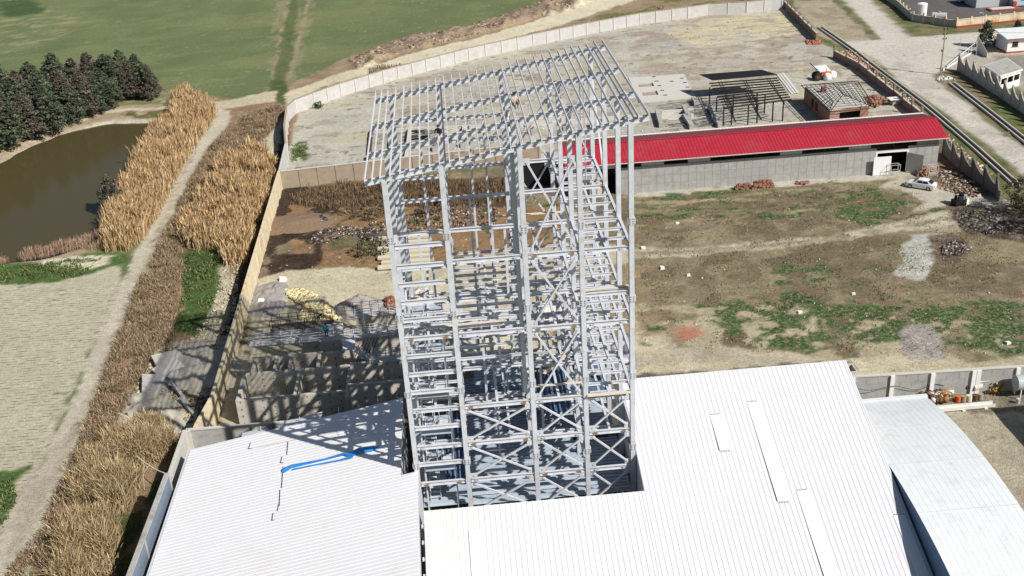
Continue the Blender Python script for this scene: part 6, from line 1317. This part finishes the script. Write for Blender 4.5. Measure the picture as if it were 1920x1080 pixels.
for k in range(9):
    t_ = k/8; q = P(256+t_*68, 855+t_*36+6*math.sin(t_*3), 1.2+1.4*t_)
    if prev: mb.tube(prev, q, .05, 5)
    prev = q
mb.build('white_pipe', M['white'], label='thin white pipe sagging from the left wall into the reeds', cat='pipe')
# black fence rails in the foreground right of the car and a white debris stone set
for k, (u, v, s, l) in enumerate(((1242, 504, .55, 'largest white stone on the brown slope right of the tower'), (1291, 517, .4, 'smaller white stone right of the largest one'), (1206, 466, .5, 'white block at the near edge of the dirt track'), (1270, 420, .4, 'pale flat stone above the dirt track'), (1500, 600 - 13, .45, 'white stone in the green patches'), (1600, 552, .4, 'bluish white bag between green tufts'), (453, 556, .45, 'white stone beside the gravel near the cream wall'), (490, 566, .7, 'largest white stone on the gravel spread'), (531, 526, .8, 'white sack on the green tuft by the dark soil'), (1890, 690 - 45, .5, 'white rubbish by the green clump at right'))):
    p = P(u, v); r = np.random.default_rng(200+k); b = np.array([(-1, -1, 0), (1, -1, 0), (1, 1, 0), (-1, 1, 0), (-1, -1, 1), (1, -1, 1), (1, 1, 1), (-1, 1, 1)])*np.array([s*.6, s*.5, s*.6])*r.uniform(.7, 1.1, (8, 3))
    MB().add([(p[0]+q[0], p[1]+q[1], q[2]) for q in b], [(3, 2, 1, 0), (4, 5, 6, 7), (0, 1, 5, 4), (1, 2, 6, 5), (2, 3, 7, 6), (3, 0, 4, 7)]).build('white_stone', M['white'], label=l, cat='stone')
# works under the stair bay: plant and machinery seen between the floors
mc = thing('plant_room', (-2.5, 95, 0), 'grey concrete plinths and machinery seen through the left bays of the tower', 'plinth')
for x0, x1, y0, y1, z0, z1, m_ in ((-3.6, -1.9, 111, 116, 0, 3.4, 'conc_light'), (-1.6, -.4, 111, 116, 0, 3.4, 'conc_light'), (.6, 3.6, 112, 115.5, 0, 3.4, 'conc_light'), (-2.2, 1.2, 103.5, 108.5, 0, 2.8, 'conc_light'), (-5.2, -3.0, 103, 108, 0, 1.0, 'dark'), (.5, 3.6, 100, 103, 0, 2.2, 'conc'), (5.2, 8.6, 101, 104, 0, 2.4, 'conc')):
    MB().box(x0, x1, y0, y1, z0, z1).build('plinth', M[m_], mc)
for k in range(6): MB().bar((-4.6+k*.7, 101, 1+.3*(k % 2)), (-4.6+k*.7, 102.6, 2.8), .16).build('machine_leg', M['steel'], mc)
for k in range(4): MB().tube((4.8+k*1.4, 100, .9), (6.0+k*1.4, 105, .9), .25, 8).build('pipe', M['steel'], mc)
chunks('yellow_scatter', 'yellow and orange scraps on the ground seen through the middle bay', 'scraps', [(875, 668), (940, 655), (985, 650), (980, 668), (900, 680)], 160, .35, [(226, 200, 130), (200, 130, 90), (230, 224, 200)], 33)
chunks('stored_steel', 'grey steel offcuts stored on the ground under the right bays', 'steel offcuts', [(1050, 640), (1180, 640), (1185, 720), (1060, 735)], 130, .9, [(190, 192, 198), (150, 154, 162), (120, 118, 116)], 34, elong=3)
# ================================================================ PEOPLE
def person(loc, joints, radii, edges, label, top, legs, scale=1.0, rz=0.0, helmet=None):
    pr = thing('person', loc, label, 'person')
    bm_v = [Vector(j)*scale for j in joints]; me = bpy.data.meshes.new('body'); me.from_pydata(bm_v, edges, []); o = bpy.data.objects.new('body', me); COL.objects.link(o); put(o, loc, pr)
    md = o.modifiers.new('skin', 'SKIN'); 
    for i, r_ in enumerate(radii): me.skin_vertices[0].data[i].radius = (r_*scale, r_*scale) if len(me.skin_vertices) else (r_, r_)
    me.skin_vertices[0].data[0].use_root = True; o.modifiers.new('sub', 'SUBSURF').levels = 1; o.modifiers['sub'].render_levels = 1
    me.materials.append(M[top]); pr.rotation_euler[2] = rz
    hd = Vector(joints[4])*scale
    def lb(nm, mb, m): 
        q = bpy.data.objects.new(nm, mb.mesh(nm, M[m], (0, 0, 0), True)); COL.objects.link(q); q.parent = pr; WLOC[q.name] = loc; return q
    def ball(c, rx, ry, rz_, n=8, half=False):
        secs = []
        for k in range(1, n): t_ = PI*k/n; 
        mb = MB(); rings = [[(c[0]+rx*math.sin(PI*k/n)*math.cos(2*PI*i/10), c[1]+ry*math.sin(PI*k/n)*math.sin(2*PI*i/10), c[2]-rz_*math.cos(PI*k/n)) for i in range(10)] for k in range((n//2 if half else 1), n)]
        vs = [p for s_ in rings for p in s_]; fs = []
        for k in range(len(rings)-1):
            for i in range(10): a_ = k*10+i; b_ = k*10+(i+1) % 10; fs.append((a_, b_, b_+10, a_+10))
        fs += [tuple(range(10))[::-1], tuple(range((len(rings)-1)*10, len(rings)*10))]; return mb.add(vs, fs)
    lb('head', ball(hd, .095, .11, .13), 'skin'); lb('nose', MB().box(hd[0]-.015, hd[0]+.015, hd[1]-.13, hd[1]-.10, hd[2]-.03, hd[2]+.01), 'skin'); lb('helmet' if helmet else 'hair', ball(hd+Vector((0, .01, .02)), .12, .14, .15, half=True), helmet or 'darkcloth')
    # trousers over the leg chain
    t2 = bpy.data.meshes.new('trousers'); li = [0, 11, 12, 13, 14, 15, 16]; mp_ = {j: k for k, j in enumerate(li)}
    t2.from_pydata([bm_v[j] for j in li], [(mp_[a_], mp_[b_]) for a_, b_ in edges if a_ in mp_ and b_ in mp_], []); q = bpy.data.objects.new('trousers', t2); COL.objects.link(q); q.parent = pr; WLOC[q.name] = loc
    q.modifiers.new('skin', 'SKIN')
    for k, j in enumerate(li): t2.skin_vertices[0].data[k].radius = (radii[j]*scale*1.12,)*2
    t2.skin_vertices[0].data[0].use_root = True; q.modifiers.new('sub', 'SUBSURF').levels = 1; t2.materials.append(M[legs])
    for s_, j in ((1, 7), (-1, 10)):   # hands: palm and five fingers each
        h_ = bm_v[j]; mb = MB().obox((h_[0], h_[1], h_[2]-.09), .045, .085, .09)
        for f_ in range(4): mb.tube((h_[0], h_[1]-.033+.022*f_, h_[2]-.09), (h_[0]+.012, h_[1]-.033+.022*f_, h_[2]-.16+.01*abs(f_-1)), .01, 4)
        mb.tube((h_[0]+.01, h_[1]-.045, h_[2]-.03), (h_[0]+.03, h_[1]-.075, h_[2]-.08), .011, 4); lb('hand', mb, 'skin')
    return pr
E_ = [(0, 1), (1, 2), (2, 3), (3, 4), (2, 5), (5, 6), (6, 7), (2, 8), (8, 9), (9, 10), (0, 11), (11, 12), (12, 13), (0, 14), (14, 15), (15, 16)]
RR = [.15, .14, .16, .06, .07, .075, .055, .04, .075, .055, .04, .105, .075, .055, .105, .075, .055]
stand = [(0, 0, .95), (0, 0, 1.15), (0, 0, 1.38), (0, -.01, 1.5), (0, -.03, 1.64), (.2, 0, 1.4), (.27, -.05, 1.12), (.26, -.2, .92), (-.2, 0, 1.4), (-.27, -.05, 1.12), (-.25, -.22, .93), (.1, 0, .88), (.12, -.02, .48), (.12, .02, .06), (-.1, 0, .88), (-.12, -.04, .48), (-.12, .02, .06)]
bend = [(0, 0, .92), (0, -.14, 1.08), (0, -.36, 1.22), (0, -.45, 1.27), (0, -.55, 1.33), (.2, -.34, 1.2), (.25, -.42, .95), (.2, -.5, .72), (-.2, -.34, 1.2), (-.25, -.42, .95), (-.2, -.5, .72), (.1, 0, .86), (.12, -.06, .47), (.12, .02, .06), (-.1, 0, .86), (-.12, -.06, .47), (-.12, .02, .06)]
sit = [(0, 0, .12), (0, -.03, .34), (0, -.08, .56), (0, -.1, .68), (0, -.13, .82), (.2, -.08, .58), (.28, -.2, .36), (.2, -.38, .25), (-.2, -.08, .58), (-.28, -.2, .36), (-.2, -.38, .25), (.1, -.05, .1), (.14, -.46, .1), (.14, -.5, -.34), (-.1, -.05, .1), (-.14, -.46, .1), (-.14, -.5, -.34)]
person((P(612, 640, 4.5)[0], F2+.8, 4.5), stand, RR, E_, 'worker in a blue top standing by the pump house on the basins', 'bluecloth', 'darkcloth', rz=.4)
person((P(596, 614, 2.6)[0], P(596, 614, 2.6)[1]+.8, 2.58), bend, RR, E_, 'worker in dark clothes bending over the formwork beside the railing', 'darkcloth', 'paleclothes', rz=1.2)
zz_ = zr(4.6)
person((5.35, 87.3, zr(5.35)-.20+.06), sit, RR, E_, 'worker in a dark helmet sitting on the roof steel at the middle of the tower', 'paleclothes', 'tan', rz=.3, helmet='steel_black')
person((-1.0, 83.0, zr(-1.0)+.0), sit, RR, E_, 'worker in black sitting on the roof rafter above the second column', 'darkcloth', 'paleclothes', rz=-.3, helmet='steel_black')
